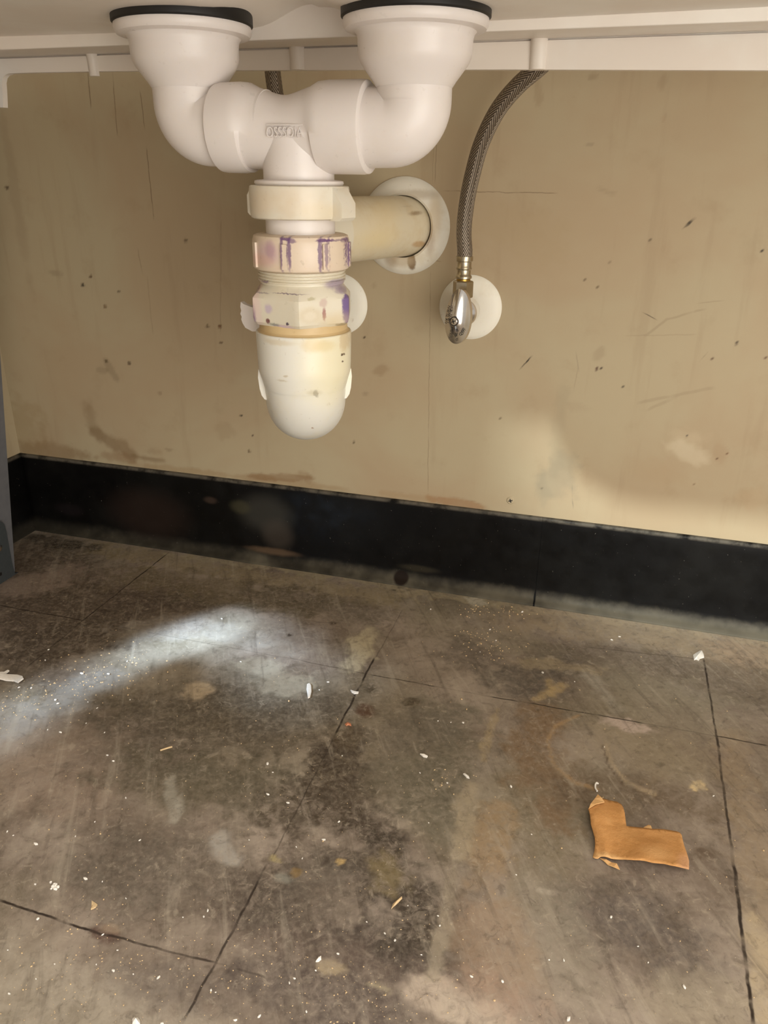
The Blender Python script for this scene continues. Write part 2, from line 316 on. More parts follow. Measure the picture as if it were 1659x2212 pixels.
FS = [
 # broad tone differences: wear, grime, and a sheen painted pale at the near left
 ([(60, 1420), (120, 1380), (330, 1290)], (120, 40), (84, 72, 60), .55, .6, .5),
 ([(150, 1200), (60, 1290)], (110, 30), (80, 68, 56), .6, .6, .6),
 ([(0, 1240), (120, 1330), (300, 1300)], (150, 50), (88, 74, 62), .7, .6, .5),
 ([(60, 1400), (200, 1360)], (100, 30), (78, 66, 54), .6, .6, .6),
 ([(220, 1185), (420, 1225), (640, 1262), (800, 1290)], (60, 16), (134, 120, 90), .6, .5, .7),
 ([(430, 1290), (560, 1310)], (90, 14), (92, 82, 66), .6, .5, .8),
 ([(1330, 1470), (1480, 1500)], (120, 30), (126, 116, 98), .5, .6, .7),
 ([(1200, 1420), (1130, 1490), (1100, 1460)], (60, 22), (92, 84, 76), .6, .6, .8),
 ([(560, 1980), (700, 2060), (860, 2080)], (160, 60), (100, 84, 74), .65, .6, .6),
 ([(950, 1560), (880, 1680), (960, 1760)], (70, 70), (108, 102, 84), .5, .6, .7),
 ([(1130, 1700), (1190, 1880)], (80, 70), (128, 114, 88), .5, .6, .7),
 ([(40, 1270), (130, 1240)], (50, 20), MV, .5, .5, .8),
 ([(300, 1250), (420, 1260), (640, 1300)], (80, 22), (128, 114, 88), .55, .5, .7),
 ([(620, 1290), (760, 1320)], (90, 22), (100, 90, 74), .5, .5, .7),
 ([(250, 1560), (480, 1560), (600, 1520)], (190, 60), (84, 74, 60), .65, .6, .5),
 ([(100, 1600), (60, 1680), (150, 1700)], (150, 60), (138, 120, 104), .5, .6, .7),
 ([(380, 1680), (520, 1700)], (150, 60), (92, 84, 66), .6, .5, .6),
 ([(330, 1850), (480, 1900), (250, 1900)], (170, 70), (98, 88, 76), .55, .6, .5),
 ([(100, 2120), (260, 2190), (60, 2200)], (160, 70), (160, 150, 134), .55, .6, .6),  # sheen of the near left floor, put into the colour
 ([(390, 2120), (330, 2120)], (90, 40), (120, 108, 98), .5, .5, .7),
 ([(620, 2130), (780, 2150), (700, 2190)], (150, 50), (90, 78, 72), .6, .6, .6),
 ([(840, 1990), (900, 2050)], (90, 50), (70, 60, 54), .6, .6, .7),
 ([(560, 1900), (640, 1830)], (60, 50), (96, 82, 70), .5, .6, .6),
 ([(730, 1620), (720, 1720), (790, 1790)], (60, 60), (70, 58, 46), .8, .6, .7),
 ([(640, 1760), (700, 1730)], (80, 45), (82, 70, 56), .6, .6, .7),
 ([(830, 1820), (840, 1900), (900, 1960), (910, 2020)], (70, 50), (68, 58, 48), .8, .5, .6),
 ([(700, 1900), (640, 1960)], (110, 60), (86, 76, 66), .5, .6, .6),
 ([(900, 1700), (960, 1640)], (90, 60), (104, 96, 78), .55, .6, .6),
 ([(860, 1600), (930, 1560)], (70, 40), (112, 102, 88), .5, .6, .6),
 ([(1090, 1390), (1010, 1370), (960, 1350)], (90, 30), (128, 118, 98), .5, .6, .6),
 ([(1000, 1400), (1060, 1420)], (60, 25), (100, 90, 80), .5, .5, .9),
 ([(1180, 1340), (1400, 1370), (1640, 1420)], (110, 28), (152, 134, 108), .65, .5, .6),
 ([(1600, 1400), (1659, 1450)], (70, 40), (160, 138, 114), .6, .5, .6),
 ([(1350, 1430), (1450, 1450), (1640, 1480)], (110, 32), (122, 108, 90), .6, .5, .6),
 ([(1400, 1500), (1480, 1540)], (110, 45), (132, 122, 104), .5, .6, .6),
 ([(1160, 1560), (1150, 1640), (1200, 1720)], (55, 50), (134, 108, 80), .7, .6, .7),
 ([(1070, 1780), (1050, 1860)], (45, 60), (146, 122, 92), .6, .6, .7),
 ([(1290, 1720), (1350, 1700), (1480, 1740)], (100, 35), (112, 94, 74), .6, .5, .6),
 ([(1330, 1600), (1440, 1640)], (80, 40), (140, 126, 104), .5, .6, .6),
 ([(1350, 2000), (1300, 1960), (1450, 2060)], (120, 60), (100, 90, 84), .6, .6, .6),
 ([(1180, 1950), (1200, 2050)], (80, 80), (128, 120, 104), .5, .6, .6),
 ([(1050, 2000), (1080, 2100)], (80, 60), (140, 118, 96), .55, .6, .7),
 ([(1600, 1700), (1640, 1900)], (40, 120), (140, 122, 98), .55, .5, .6),
 ([(1560, 2150), (1450, 2190)], (90, 50), (146, 134, 114), .55, .6, .6),
 ([(1640, 2050), (1659, 2200)], (30, 90), (165, 148, 120), .7, .5, .6),
 ([(980, 2190), (940, 2150), (1050, 2205)], (60, 45), (182, 166, 148), .7, .5, .8),
 ([(1120, 2180), (1060, 2140)], (70, 40), (150, 126, 108), .5, .6, .8),
 # scraped adhesive ridge
 ([(1075, 1535), (1055, 1590), (1045, 1640)], (11, 8), (150, 132, 100), .6, .5, .9),
 ([(1020, 1700), (1003, 1760), (990, 1850)], (20, 12), (150, 136, 112), .7, .4, .8),
 ([(985, 1850), (970, 1940), (955, 2020), (935, 2100)], (14, 14), (144, 132, 112), .6, .5, .8),
 # whitish powder and scuffs, with the cool light sweep painted pale
 ([(330, 1370), (400, 1345), (470, 1365), (560, 1390)], (70, 16), (150, 142, 130), .4, .6, .9),  # middle of the light sweep, partly powder, put into the floor colour
 ([(560, 1440), (640, 1470), (600, 1480)], (50, 14), (160, 150, 130), .55, .5, .9),
 ([(30, 1560), (140, 1510), (230, 1470)], (50, 22), (150, 146, 138), .5, .6, .9),  # left end of the light sweep, painted pale
 ([(785, 1385), (780, 1410), (765, 1440)], (22, 22), (172, 160, 132), .75, .5, .9),
 ([(425, 1492)], (22, 16), (168, 150, 122), .8, .5, .9),
 ([(365, 1690), (375, 1740), (372, 1770)], (9, 12), (156, 150, 136), .5, .5, .8),
 ([(388, 1725), (384, 1765)], (6, 12), (156, 150, 136), .5, .5, .8),
 ([(475, 1810), (480, 1840), (505, 1858)], (18, 12), (160, 154, 144), .65, .6, .9),
 ([(835, 1870), (850, 1900)], (34, 26), (132, 116, 82), .7, .6, .8),
 ([(850, 1930)], (14, 10), (132, 116, 82), .7, .5, .8),
 ([(642, 1885)], (13, 10), (142, 116, 76), .95, .2, .4),
 ([(736, 1861)], (7, 6), (176, 148, 96), 1, .2, .3),
 ([(588, 1852), (595, 1860)], (13, 6), (150, 136, 92), .8, .3, .7),
 ([(1330, 1558), (1370, 1572)], (34, 9), (178, 160, 148), .75, .5, .9),
 ([(1190, 1500), (1160, 1510), (1215, 1480)], (12, 6), (158, 136, 96), .65, .5, .9),
 ([(1185, 1470), (1190, 1490)], (8, 10), (158, 136, 96), .6, .5, .9),
 ([(1270, 1455), (1310, 1500), (1330, 1530)], (14, 12), (156, 148, 134), .55, .6, .6),
 ([(1230, 1440), (1130, 1430)], (60, 8), (150, 134, 106), .5, .5, .9),
 ([(1510, 1697)], (18, 9), (196, 174, 132), .95, .2, .5),
 ([(1500, 1703)], (8, 6), (196, 174, 132), .95, .2, .5),
 # container ring marks
 ([(1250, 1545), (1200, 1568), (1183, 1600), (1195, 1650), (1240, 1690), (1290, 1705)], (4, 3), (150, 122, 86), .6, .5, .5),
 ([(1308, 1610), (1322, 1650), (1355, 1690), (1410, 1715)], (5, 4), (158, 140, 112), .65, .5, .5),
 ([(1302, 1612), (1315, 1655), (1345, 1692)], (3, 3), (84, 64, 46), .6, .5, .4),
 ([(1420, 1850), (1490, 1855), (1530, 1840)], (30, 6), (96, 76, 58), .5, .5, .5),
 # spilt drops
 ([(868, 1262), (866, 1272)], (20, 7), (40, 26, 18), .97, .15, .25),
 ([(885, 1287)], (8, 5), (70, 40, 28), .95, .2, .3),
 ([(940, 1293)], (7, 3), (84, 56, 40), .8, .2, .3),
 ([(718, 1346)], (8, 3), (74, 56, 42), .85, .2, .3), ([(625, 1372)], (6, 3), (70, 58, 46), .85, .2, .3),
 ([(790, 1530), (788, 1540)], (22, 12), (96, 70, 52), .85, .3, .4),
 ([(886, 1517)], (16, 9), (84, 72, 54), .85, .25, .4), ([(805, 1492), (800, 1486)], (15, 8), (86, 76, 60), .75, .4, .5),
 ([(750, 1590), (745, 1600)], (26, 16), (90, 76, 58), .6, .4, .6),
 ([(235, 1323)], (20, 7), (66, 52, 42), .8, .35, .4),
 ([(100, 1165), (170, 1180)], (50, 8), (60, 52, 40), .7, .5, .7),
 # crusty dust at the foot of the wall
 ([(420, 1205), (560, 1222), (700, 1243), (840, 1262)], (40, 5), (150, 138, 112), .75, .4, 1.2),
 ([(920, 1285), (1000, 1295), (1120, 1312)], (40, 9), (156, 142, 114), .7, .4, 1.2),
 ([(1160, 1318), (1400, 1350), (1659, 1390)], (40, 8), (160, 142, 116), .6, .5, .9),
 ([(1030, 1300)], (26, 6), (178, 170, 150), .8, .4, 1.2),
 ([(215, 2015), (235, 2025)], (20, 14), (96, 70, 60), .7, .5, .9), ([(245, 2005)], (18, 6), (160, 140, 116), .4, .5, 1),
 ([(720, 2085), (715, 2095)], (22, 10), (165, 148, 118), .6, .4, 1), ([(820, 2130)], (24, 8), (160, 148, 118), .6, .4, 1),
 ([(610, 1898)], (22, 7), (130, 128, 116), .6, .4, .8), ([(1170, 1924)], (22, 6), (165, 155, 138), .6, .4, .9),
 ([(1330, 2180)], (10, 8), (150, 140, 120), .5, .4, .9),
]
FS = [(p_, r_, tuple(min(240, v * (1.08 if sum(c_) > 340 else .88)) for v in c_), min(1, a_ * (1.08 if sum(c_) > 340 else 1.3)), s_, g_) for p_, r_, c_, a_, s_, g_ in FS]
fx = axis_pts(WX, WX, .50, 1.3, .002); fy = axis_pts(-.8, .16, WY, WY, .002)
floor = grid_surface('floor', fx, fy, lambda U, V, Hh: np.stack([U, V, Hh], -1), FS, lambda a, b: tuple(onF(a, b)[:2]), fm.m, seed=5)

# ================================================================== WALLS
wm = NT('painted_wall_panel', .62, spec=.3)
w1 = wm.noise(5, 4, .6, dist=.4); w2 = wm.noise(24, 5, .6); w3 = wm.noise(1, 4, .6, stretch=(60, 60, 6))
wc = wm.mix(wm.remap(w1, .35, .65), lin((168, 148, 118)), lin((172, 157, 127)))
wc = wm.mix(wm.math('MULTIPLY', wm.remap(w2, .56, .74), .18), wc, lin((140, 116, 84)))
wc = wm.mix(wm.math('MULTIPLY', wm.remap(w3, .55, .75), .16), wc, lin((136, 112, 84)))
wd_ = wm.attr('dirt')
wc = wm.mix(wm.math('MULTIPLY', wd_.outputs['Alpha'], wm.math('MULTIPLY_ADD', wm.math('SUBTRACT', w2, .5), 1.0, 1.0), clamp=True), wc, wd_.outputs['Color'])
WS_SOFT = .62
def ws(x1, y1, x2, y2, wd=.0006, a=.7, k=(100, 80, 56)):
    p, q = onY(x1, y1, WY), onY(x2, y2, WY); return (p.x, p.z, q.x, q.z, wd, k, a)
BK = (24, 18, 14)
wc = wm.segs(wc, [ws(930, 590, 924, 1060, .0006, .4), ws(944, 300, 940, 392, .0006, .4), ws(938, 300, 934, 392, .0005, .25), ws(960, 412, 1200, 418, .0006, .6), ws(925, 562, 950, 564, .0005, .6),
    ws(190, 155, 196, 230, .001, .6), ws(243, 155, 253, 290, .0009, .5), ws(303, 200, 312, 275, .0007, .55), ws(316, 320, 332, 470, .0009, .6),
    ws(298, 540, 307, 590, .0009, .3), ws(318, 600, 330, 720, .001, .2), ws(478, 480, 476, 720, .0008, .3),
    ws(1484, 485, 1498, 474, .0016, 1, BK), ws(1478, 490, 1484, 485, .0008, .7, BK), ws(1126, 795, 1146, 773, .0010, .95, BK), ws(1393, 677, 1415, 689, .0007, .7, (70, 60, 48)),
    ws(1516, 775, 1525, 764, .0006, .5, (70, 55, 40)), ws(1236, 1050, 1238, 1095, .0007, .5, (110, 104, 90)), ws(1240, 840, 1248, 797, .0006, .25), ws(1244, 765, 1250, 800, .0008, .25, (90, 80, 66)),
    ws(1395, 725, 1440, 690, .0016, .2), ws(1440, 690, 1520, 668, .0014, .2), ws(1380, 870, 1540, 838, .0022, .16), ws(1400, 885, 1460, 858, .002, .15), ws(1350, 726, 1500, 722, .0008, .15), ws(1560, 650, 1510, 655, .0007, .2)], 0, 2)
wm.base(wc)
wm.bump(wm.math('ADD', wm.math('MULTIPLY', w2, .6), wm.math('MULTIPLY', wm.noise(420, 3), .35)), .15, .001)
ST = (112, 86, 54)
WS = [
 ([(193, 880), (200, 920), (215, 945)], (12, 14), (118, 94, 62), .55, .6, .5),
 ([(205, 935), (240, 955), (262, 965), (290, 985)], (14, 12), ST, .75, .5, .5),
 ([(290, 985), (325, 992), (345, 994)], (10, 5), ST, .7, .5, .4),
 ([(235, 985), (270, 990)], (22, 9), (130, 98, 66), .6, .5, .7),
 ([(60, 968), (130, 978)], (45, 14), (120, 90, 56), .7, .6, .7),
 ([(50, 900), (60, 950)], (30, 30), (134, 108, 66), .45, .6, .7),
 ([(350, 1010), (500, 1028), (700, 1052)], (60, 6), (140, 108, 68), .6, .6, .7),
 ([(560, 1030), (600, 1033), (650, 1030)], (30, 5), (120, 84, 48), .75, .4, .6), ([(652, 1024), (665, 1032)], (12, 8), (126, 94, 58), .5, .4, .6),
 ([(950, 1080), (985, 1084), (1020, 1093)], (24, 7), (140, 92, 48), .85, .35, .6), ([(900, 1075), (860, 1070)], (40, 6), (150, 118, 78), .5, .5, .6),
 ([(825, 796), (815, 804)], (10, 6), (132, 106, 74), .6, .5, .6), ([(790, 850)], (8, 5), (120, 104, 82), .6, .4, .6), ([(808, 618)], (6, 8), (120, 96, 66), .4, .5, .6),
 ([(1212, 880), (1208, 940), (1200, 1000)], (14, 30), (150, 138, 112), .4, .5, .6),
 ([(1190, 1040), (1225, 1040), (1215, 1000)], (22, 26), (128, 122, 104), .42, .5, .9),
 ([(1165, 1040), (1175, 1080)], (10, 24), (134, 128, 108), .35, .5, .9),
 ([(1240, 880)], (24, 10), (150, 130, 104), .3, .4, .6),
 ([(1460, 960), (1490, 975), (1510, 990)], (22, 14), (206, 192, 164), .6, .6, .6), ([(1485, 945)], (36, 14), (196, 178, 148), .4, .6, .6),
 ([(1550, 975), (1560, 985)], (10, 18), (150, 120, 88), .4, .5, .6),
 ([(1450, 1030), (1400, 1020)], (50, 26), (160, 134, 100), .3, .7, .6), ([(1630, 1080)], (40, 22), (170, 136, 98), .3, .7, .6),
 ([(1290, 770), (1300, 755)], (8, 9), (130, 110, 84), .4, .5, .6), ([(1160, 170), (1165, 215)], (6, 14), (130, 108, 76), .4, .5, .6),
 ([(1283, 165)], (10, 6), (126, 106, 78), .5, .5, .6), ([(1435, 165), (1430, 180)], (8, 12), (132, 108, 78), .4, .5, .6),
 ([(1275, 312)], (6, 3), (120, 108, 84), .5, .5, .6), ([(1295, 407), (1320, 418)], (9, 3), (120, 104, 76), .35, .5, .6),
 ([(1435, 255)], (5, 9), (150, 120, 92), .4, .5, .6), ([(1100, 480), (1150, 520)], (60, 50), (158, 136, 98), .3, .7, .6),
 ([(120, 590)], (14, 6), (104, 86, 64), .4, .5, .6), ([(30, 400)], (10, 200), (120, 96, 70), .3, .6, .5),
 ([(230, 780), (250, 818)], (6, 6), (110, 96, 72), .5, .5, .7), ([(222, 800)], (8, 5), (110, 96, 72), .4, .5, .7), ([(345, 850)], (4, 4), (104, 80, 52), .6, .4, .7),
 ([(365, 971)], (10, 4), (104, 86, 60), .5, .4, .8), ([(330, 975)], (20, 10), (130, 104, 72), .35, .5, .8), ([(480, 925), (490, 940)], (14, 10), (120, 96, 62), .25, .5, .8),
]
WS = [(p_, r_, c_, a_ * WS_SOFT, s_, g_) for p_, r_, c_, a_, s_, g_ in WS]
# small flecks on the wall
for x, y, r, k in ((179, 616, 3.6, BK), (1485, 942, 3, BK), (1290, 797, 3, (70, 20, 14)), (1298, 796, 3, (36, 26, 16)), (1347, 835, 2, BK), (1592, 741, 3.4, (60, 46, 34)), (1645, 542, 2.5, BK), (1538, 776, 2.2, (80, 40, 24)), (1652, 774, 3, (90, 50, 34)),
                (1403, 520, 3, (110, 92, 66)), (256, 630, 3, (96, 80, 58)), (401, 519, 4, (100, 84, 62)), (227, 662, 3, (110, 86, 56)), (196, 597, 3, (100, 78, 52)), (448, 705, 3.4, (96, 80, 56)), (475, 705, 3.4, (100, 64, 30)), (478, 740, 3, (110, 90, 64)), (229, 780, 3.4, (100, 84, 60)), (279, 785, 3.4, (96, 80, 60)), (15, 405, 4, (80, 64, 46)),
                (521, 898, 2.5, BK), (546, 942, 2, (60, 40, 28)), (538, 975, 3, (90, 70, 44)), (765, 955, 2.5, (100, 84, 58)), (1262, 605, 2.5, (110, 90, 64)), (1550, 990, 2.2, (70, 46, 30)), (1572, 980, 2, (90, 60, 40)), (1498, 1045, 2, (80, 60, 40)), (1170, 1055, 3, (110, 100, 80)), (1080, 905, 2, (110, 96, 70)), (786, 728, 2.5, (70, 50, 34)), (1316, 565, 2, (120, 100, 76)), (1290, 620, 2, (110, 88, 60))):
    WS.append(([(x, y)], r, k, .95, .35, .1))
wx = axis_pts(WX, WX, .50, 1.3, .002); wz = axis_pts(0, .07, .58, 1.6, .002)
wallb = grid_surface('wall_back', wx, wz, lambda U, V, Hh: np.stack([U, WY + Hh, V], -1), WS, lambda a, b: (onY(a, b, WY).x, onY(a, b, WY).z), wm.m, seed=11)
bm = bmesh.new(); box(bm, (WX - .02, -.8, 0), (WX, WY + .0, 1.6))
wl_o = struct(mesh_obj('wall_left', bm, wm.m, smooth=False))
def clean(o):
    a = o.data.attributes.new('dirt', 'FLOAT_COLOR', 'POINT'); a.data.foreach_set('color', np.zeros(len(o.data.vertices) * 4, np.float32))
clean(wl_o)

# baseboards: coved vinyl
bmx = NT('black_vinyl_base', .45, spec=.14)
z = bmx.sep(bmx.pos)
bn = bmx.noise(60, 5, .6); bn2 = bmx.noise(14, 4, .6)
bc = bmx.mix(bmx.remap(bn2, .4, .7), lin((11, 10, 9)), lin((19, 18, 16)))
bc = bmx.mix(bmx.math('MULTIPLY', bmx.remap(bmx.noise(420, 2), .73, .78), .5), bc, lin((120, 116, 106)))
toe = bmx.remap(bmx.math('MULTIPLY_ADD', bn, .012, z[2]), .0240, .0105)
toe = bmx.math('MULTIPLY', toe, bmx.remap(bmx.math('ADD', bn2, bmx.math('MULTIPLY', z[0], .5)), .2, .6, .10, .55))
bc = bmx.mix(toe, bc, lin((122, 114, 96)))
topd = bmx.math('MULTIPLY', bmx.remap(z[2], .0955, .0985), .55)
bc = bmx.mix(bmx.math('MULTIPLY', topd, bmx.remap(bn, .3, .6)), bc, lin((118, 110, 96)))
jx = onY(1155, 1290, WY - .008).x
def bb_(x, y, rx, rz, k, a, soft=.5):
    p = onY(x, y, WY - .003); return (p, (rx, .02, rz), k, a, soft)
bc = bmx.blobs(bc, [bb_(575, 1110, .030, .022, (62, 60, 54), .6), bb_(600, 1155, .018, .018, (70, 62, 54), .5), bb_(455, 1080, .008, .004, (80, 64, 54), .4), bb_(520, 1095, .012, .008, (70, 66, 48), .5),
    bb_(320, 1110, .05, .03, (48, 36, 30), .5), bb_(150, 1100, .02, .008, (36, 30, 32), .4), (Vector((jx, WY - .01, .006)), (.0011, .02, .0105), (4, 4, 4), 1, .4), (Vector((jx, WY - .004, .05)), (.0004, .02, .05), (6, 6, 6), .7, .5), bb_(905, 1228, .02, .004, (64, 58, 44), .4), bb_(868, 1245, .009, .008, (26, 17, 12), .95, .2), bb_(590, 1190, .03, .004, (92, 74, 56), .7)], .0012, 90)
bmx.base(bc); bmx.rough(bmx.remap(bn, .3, .7, .34, .55)); bmx.bump(bn, .25, .001)
PR = [(.0, .102), (.0022, .102), (.0032, .1012), (.0036, .0995), (.0034, .09), (.0033, .03), (.0034, .018), (.0042, .0125), (.0062, .0078), (.0092, .0042), (.0125, .0022), (.0130, .0012), (.0130, .0), (.0, .0)]
def base_run(name, a, b, nrm, n=60, mit0=0, mit1=0):
    a, b = Vector(a), Vector(b); bm = bmesh.new(); t = (b - a).normalized(); rows = []
    for i in range(n + 1):
        f = i / n; row = []
        for d, h_ in PR:
            p = a.lerp(b, f) + Vector(nrm) * d + Vector((0, 0, h_ * .985))
            if i == 0: p -= t * 0 - t * mit0 * d
            if i == n: p -= t * mit1 * d
            w_ = noise.noise(p * 9) * .0006 if .003 < d else 0
            row.append(bm.verts.new(p + Vector(nrm) * w_))
        rows.append(row)
    for r0, r1 in zip(rows[:-1], rows[1:]):
        for k in range(len(PR) - 1): bm.faces.new((r0[k], r0[k + 1], r1[k + 1], r1[k]))
    bm.faces.new(rows[0]); bm.faces.new(list(reversed(rows[-1])))
    return struct(mesh_obj(name, bm, bmx.m, sharp=50))
base_run('baseboard_back', (WX, WY, 0), (jx - .00005, WY, 0), (0, -1, 0), mit0=1)
base_run('baseboard_back', (jx + .00005, WY, 0), (1.3, WY, 0), (0, -1, 0))
base_run('baseboard_left', (WX, -.8, 0), (WX, WY, 0), (1, 0, 0), mit1=1)
# ================================================================== PLASTICS
def plastic(name, col, dirt=None, rough=.32, lst=(), sss=True):
    m = NT(name, rough, spec=.5)
    a = m.noise(35, 4, .6); b = m.noise(170, 3, .6)
    c = m.mix(m.math('MULTIPLY', m.remap(a, .5, .72), .35 if dirt else .12), lin(col), lin(dirt or (205, 190, 168)))
    c = m.mix(m.math('MULTIPLY', m.remap(b, .66, .74), .25 if dirt else .08), c, lin((140, 112, 80)))
    if lst: c = m.blobs(c, lst)
    m.base(c); m.rough(m.remap(b, .3, .7, rough - .05, rough + .12, False)); m.bump(m.noise(260, 2), .05, .0005)
    if sss:
        m.b.inputs['Subsurface Weight'].default_value = .12; m.b.inputs['Subsurface Radius'].default_value = (.004, .003, .002); m.b.inputs['Subsurface Scale'].default_value = 1
    return m.m
TX, TY = -.2213, .540          # axis of the drain stack
PUR = (102, 68, 112); PK = (214, 184, 186)
def F(x, y, r=.035):            # where the sight line meets a stack part of radius r
    d = ray(x, y); h_ = math.hypot(d.x, d.y); ux, uy = d.x / h_, d.y / h_
    tc = TX * ux + TY * uy; ds = abs(TX * uy - TY * ux); t = (tc - math.sqrt(max(0, r * r - ds * ds))) / h_
    return EYE + d * t
P_white = plastic('white_pvc', (224, 216, 210))
P_nut = plastic('cream_pvc', (220, 213, 196), (206, 184, 148), lst=[(F(560, 440), (.012, .02, .008), (222, 196, 160), .4, .6), (F(640, 432), (.016, .02, .008), (222, 198, 166), .3, .6), (F(690, 460), (.012, .02, .006), (220, 200, 160), .4, .6)])
P_rib = plastic('primer_stained_pvc', (216, 198, 176), (222, 186, 160), lst=[
    (F(575, 548), (.010, .02, .007), (206, 176, 178), .7, .5), (F(582, 542), (.004, .02, .006), (172, 136, 150), .6, .5), (F(560, 562), (.012, .02, .004), (214, 176, 160), .6, .5),
    (F(607, 545), (.0011, .02, .013), PUR, .8, .4), (F(623.5, 545), (.0012, .02, .012), PUR, .8, .4), (F(615, 517), (.004, .02, .0010), PUR, .9, .4), (F(628, 522), (.003, .02, .0012), PUR, .7, .5),
    (F(690, 550), (.0012, .02, .013), PUR, .8, .4), (F(707, 545), (.0009, .02, .012), PUR, .6, .4), (F(699, 520), (.0045, .02, .0009), PUR, .9, .4), (F(747, 545), (.0008, .02, .013), PUR, .9, .4), (F(728, 519), (.008, .02, .0006), PUR, .6, .4), (F(751, 517), (.002, .02, .002), PUR, .8, .4)])
P_hex = plastic('smeared_pvc', (216, 208, 188), (214, 200, 170), lst=[
    (F(543, 626, .0385), (.0045, .04, .0028), (48, 16, 40), 1, .2), (F(543, 678, .0392), (.0050, .04, .010), PUR, .95, .3), (F(541, 655, .038), (.0015, .03, .006), PUR, .8, .4), (F(756, 660, .039), (.0036, .05, .018), (104, 80, 132), .95, .2),
    (F(735, 615), (.009, .02, .0032), (148, 128, 150), .75, .4), (F(745, 625), (.005, .02, .0026), (140, 118, 146), .7, .4), (F(716, 613), (.004, .02, .002), (160, 148, 158), .5, .4), (F(566, 610), (.004, .02, .0008), PUR, .7, .4),
    (F(553, 640), (.005, .03, .012), (216, 190, 182), .7, .5), (F(562, 680), (.003, .02, .012), (216, 192, 186), .5, .5), (F(579, 667), (.003, .02, .003), (186, 166, 190), .7, .5), (F(578, 694), (.0015, .02, .0018), (110, 60, 60), .9, .3), (F(621, 700), (.0012, .02, .0010), (60, 40, 70), .9, .3), (F(610, 707), (.008, .02, .0014), (196, 164, 186), .6, .5), (F(590, 702), (.004, .02, .0012), (90, 100, 96), .6, .5),
    (F(670, 681), (.0060, .02, .0050), (202, 184, 150), .5, .5), (F(671, 683), (.0033, .02, .0033), (218, 208, 186), .8, .4), (F(699, 680), (.001, .02, .0045), (150, 90, 86), .8, .4), (F(697, 655), (.002, .02, .003), (190, 160, 150), .6, .4), (F(672, 646), (.002, .02, .001), (170, 160, 120), .6, .4),
    (F(728, 692), (.008, .02, .005), (206, 184, 142), .5, .9), (F(738, 701), (.003, .02, .0012), (160, 140, 100), .8, .4), (F(620, 636), (.012, .02, .0003), (110, 90, 110), .8, .4), (F(565, 633), (.006, .02, .0004), (110, 90, 110), .5, .4)])
P_cup = plastic('trap_pvc', (224, 221, 210), (224, 214, 184), lst=[
    (F(676, 745), (.007, .02, .005), (206, 180, 128), .6, .5), (F(700, 748), (.006, .02, .004), (200, 174, 124), .6, .5), (F(725, 790), (.02, .03, .03), (228, 216, 168), .55, .7), (F(740, 766), (.0007, .01, .0009), (90, 70, 50), .95, .3), (F(739, 781), (.0005, .01, .0006), (90, 70, 50), .9, .3), (F(743, 735), (.0015, .02, .008), (190, 160, 110), .5, .4),
    (F(612, 821, .032), (.004, .02, .0008), (190, 178, 152), .6, .6), (F(620, 811, .032), (.002, .02, .0008), (190, 176, 150), .7, .4), (F(678, 849, .032), (.0040, .02, .0022), (200, 190, 162), .6, .6), (F(681, 852, .032), (.0014, .02, .003), (150, 140, 116), .6, .4), (F(657, 939, .03), (.001, .02, .001), (150, 110, 70), .9, .3), (F(600, 740), (.012, .02, .002), (206, 190, 156), .5, .5)])
P_ring = plastic('yellowed_pvc', (206, 180, 134), (190, 160, 112), rough=.42)
P_arm = plastic('aged_pvc_pipe', (214, 202, 174), (196, 170, 122), rough=.45, lst=[(onY(835, 470, .69), (.008, .03, .02), (218, 194, 140), .4, .8), (onY(815, 520, .66), (.012, .03, .008), (216, 194, 140), .4, .8), (onY(900, 460, .74), (.004, .02, .002), (130, 100, 62), .7, .5), (onY(880, 445, .74), (.005, .02, .0012), (130, 104, 66), .6, .5), (onY(905, 528, .74), (.004, .02, .003), (180, 140, 90), .7, .4)])
P_esc = plastic('dusty_white_escutcheon', (222, 216, 200), (190, 170, 130), rough=.5, lst=[(onY(890, 565, .75), (.004, .03, .0075), (122, 98, 66), .95, .25), (onY(870, 562, .75), (.012, .03, .006), (190, 170, 138), .6, .5), (onY(940, 470, .75), (.006, .03, .02), (190, 166, 122), .55, .6), (onY(900, 420, .75), (.02, .03, .004), (160, 140, 108), .5, .6), (onY(930, 520, .75), (.004, .03, .012), (150, 122, 84), .5, .6), (onY(845, 560, .75), (.006, .03, .008), (150, 122, 84), .5, .6)])
P_esc2 = plastic('white_supply_escutcheon', (228, 222, 206), (206, 190, 160), rough=.5)
blk = NT('black_rubber', .5); blk.base(blk.mix(blk.noise(80, 3), lin((14, 13, 12)), lin((30, 28, 26)))); RUB = blk.m

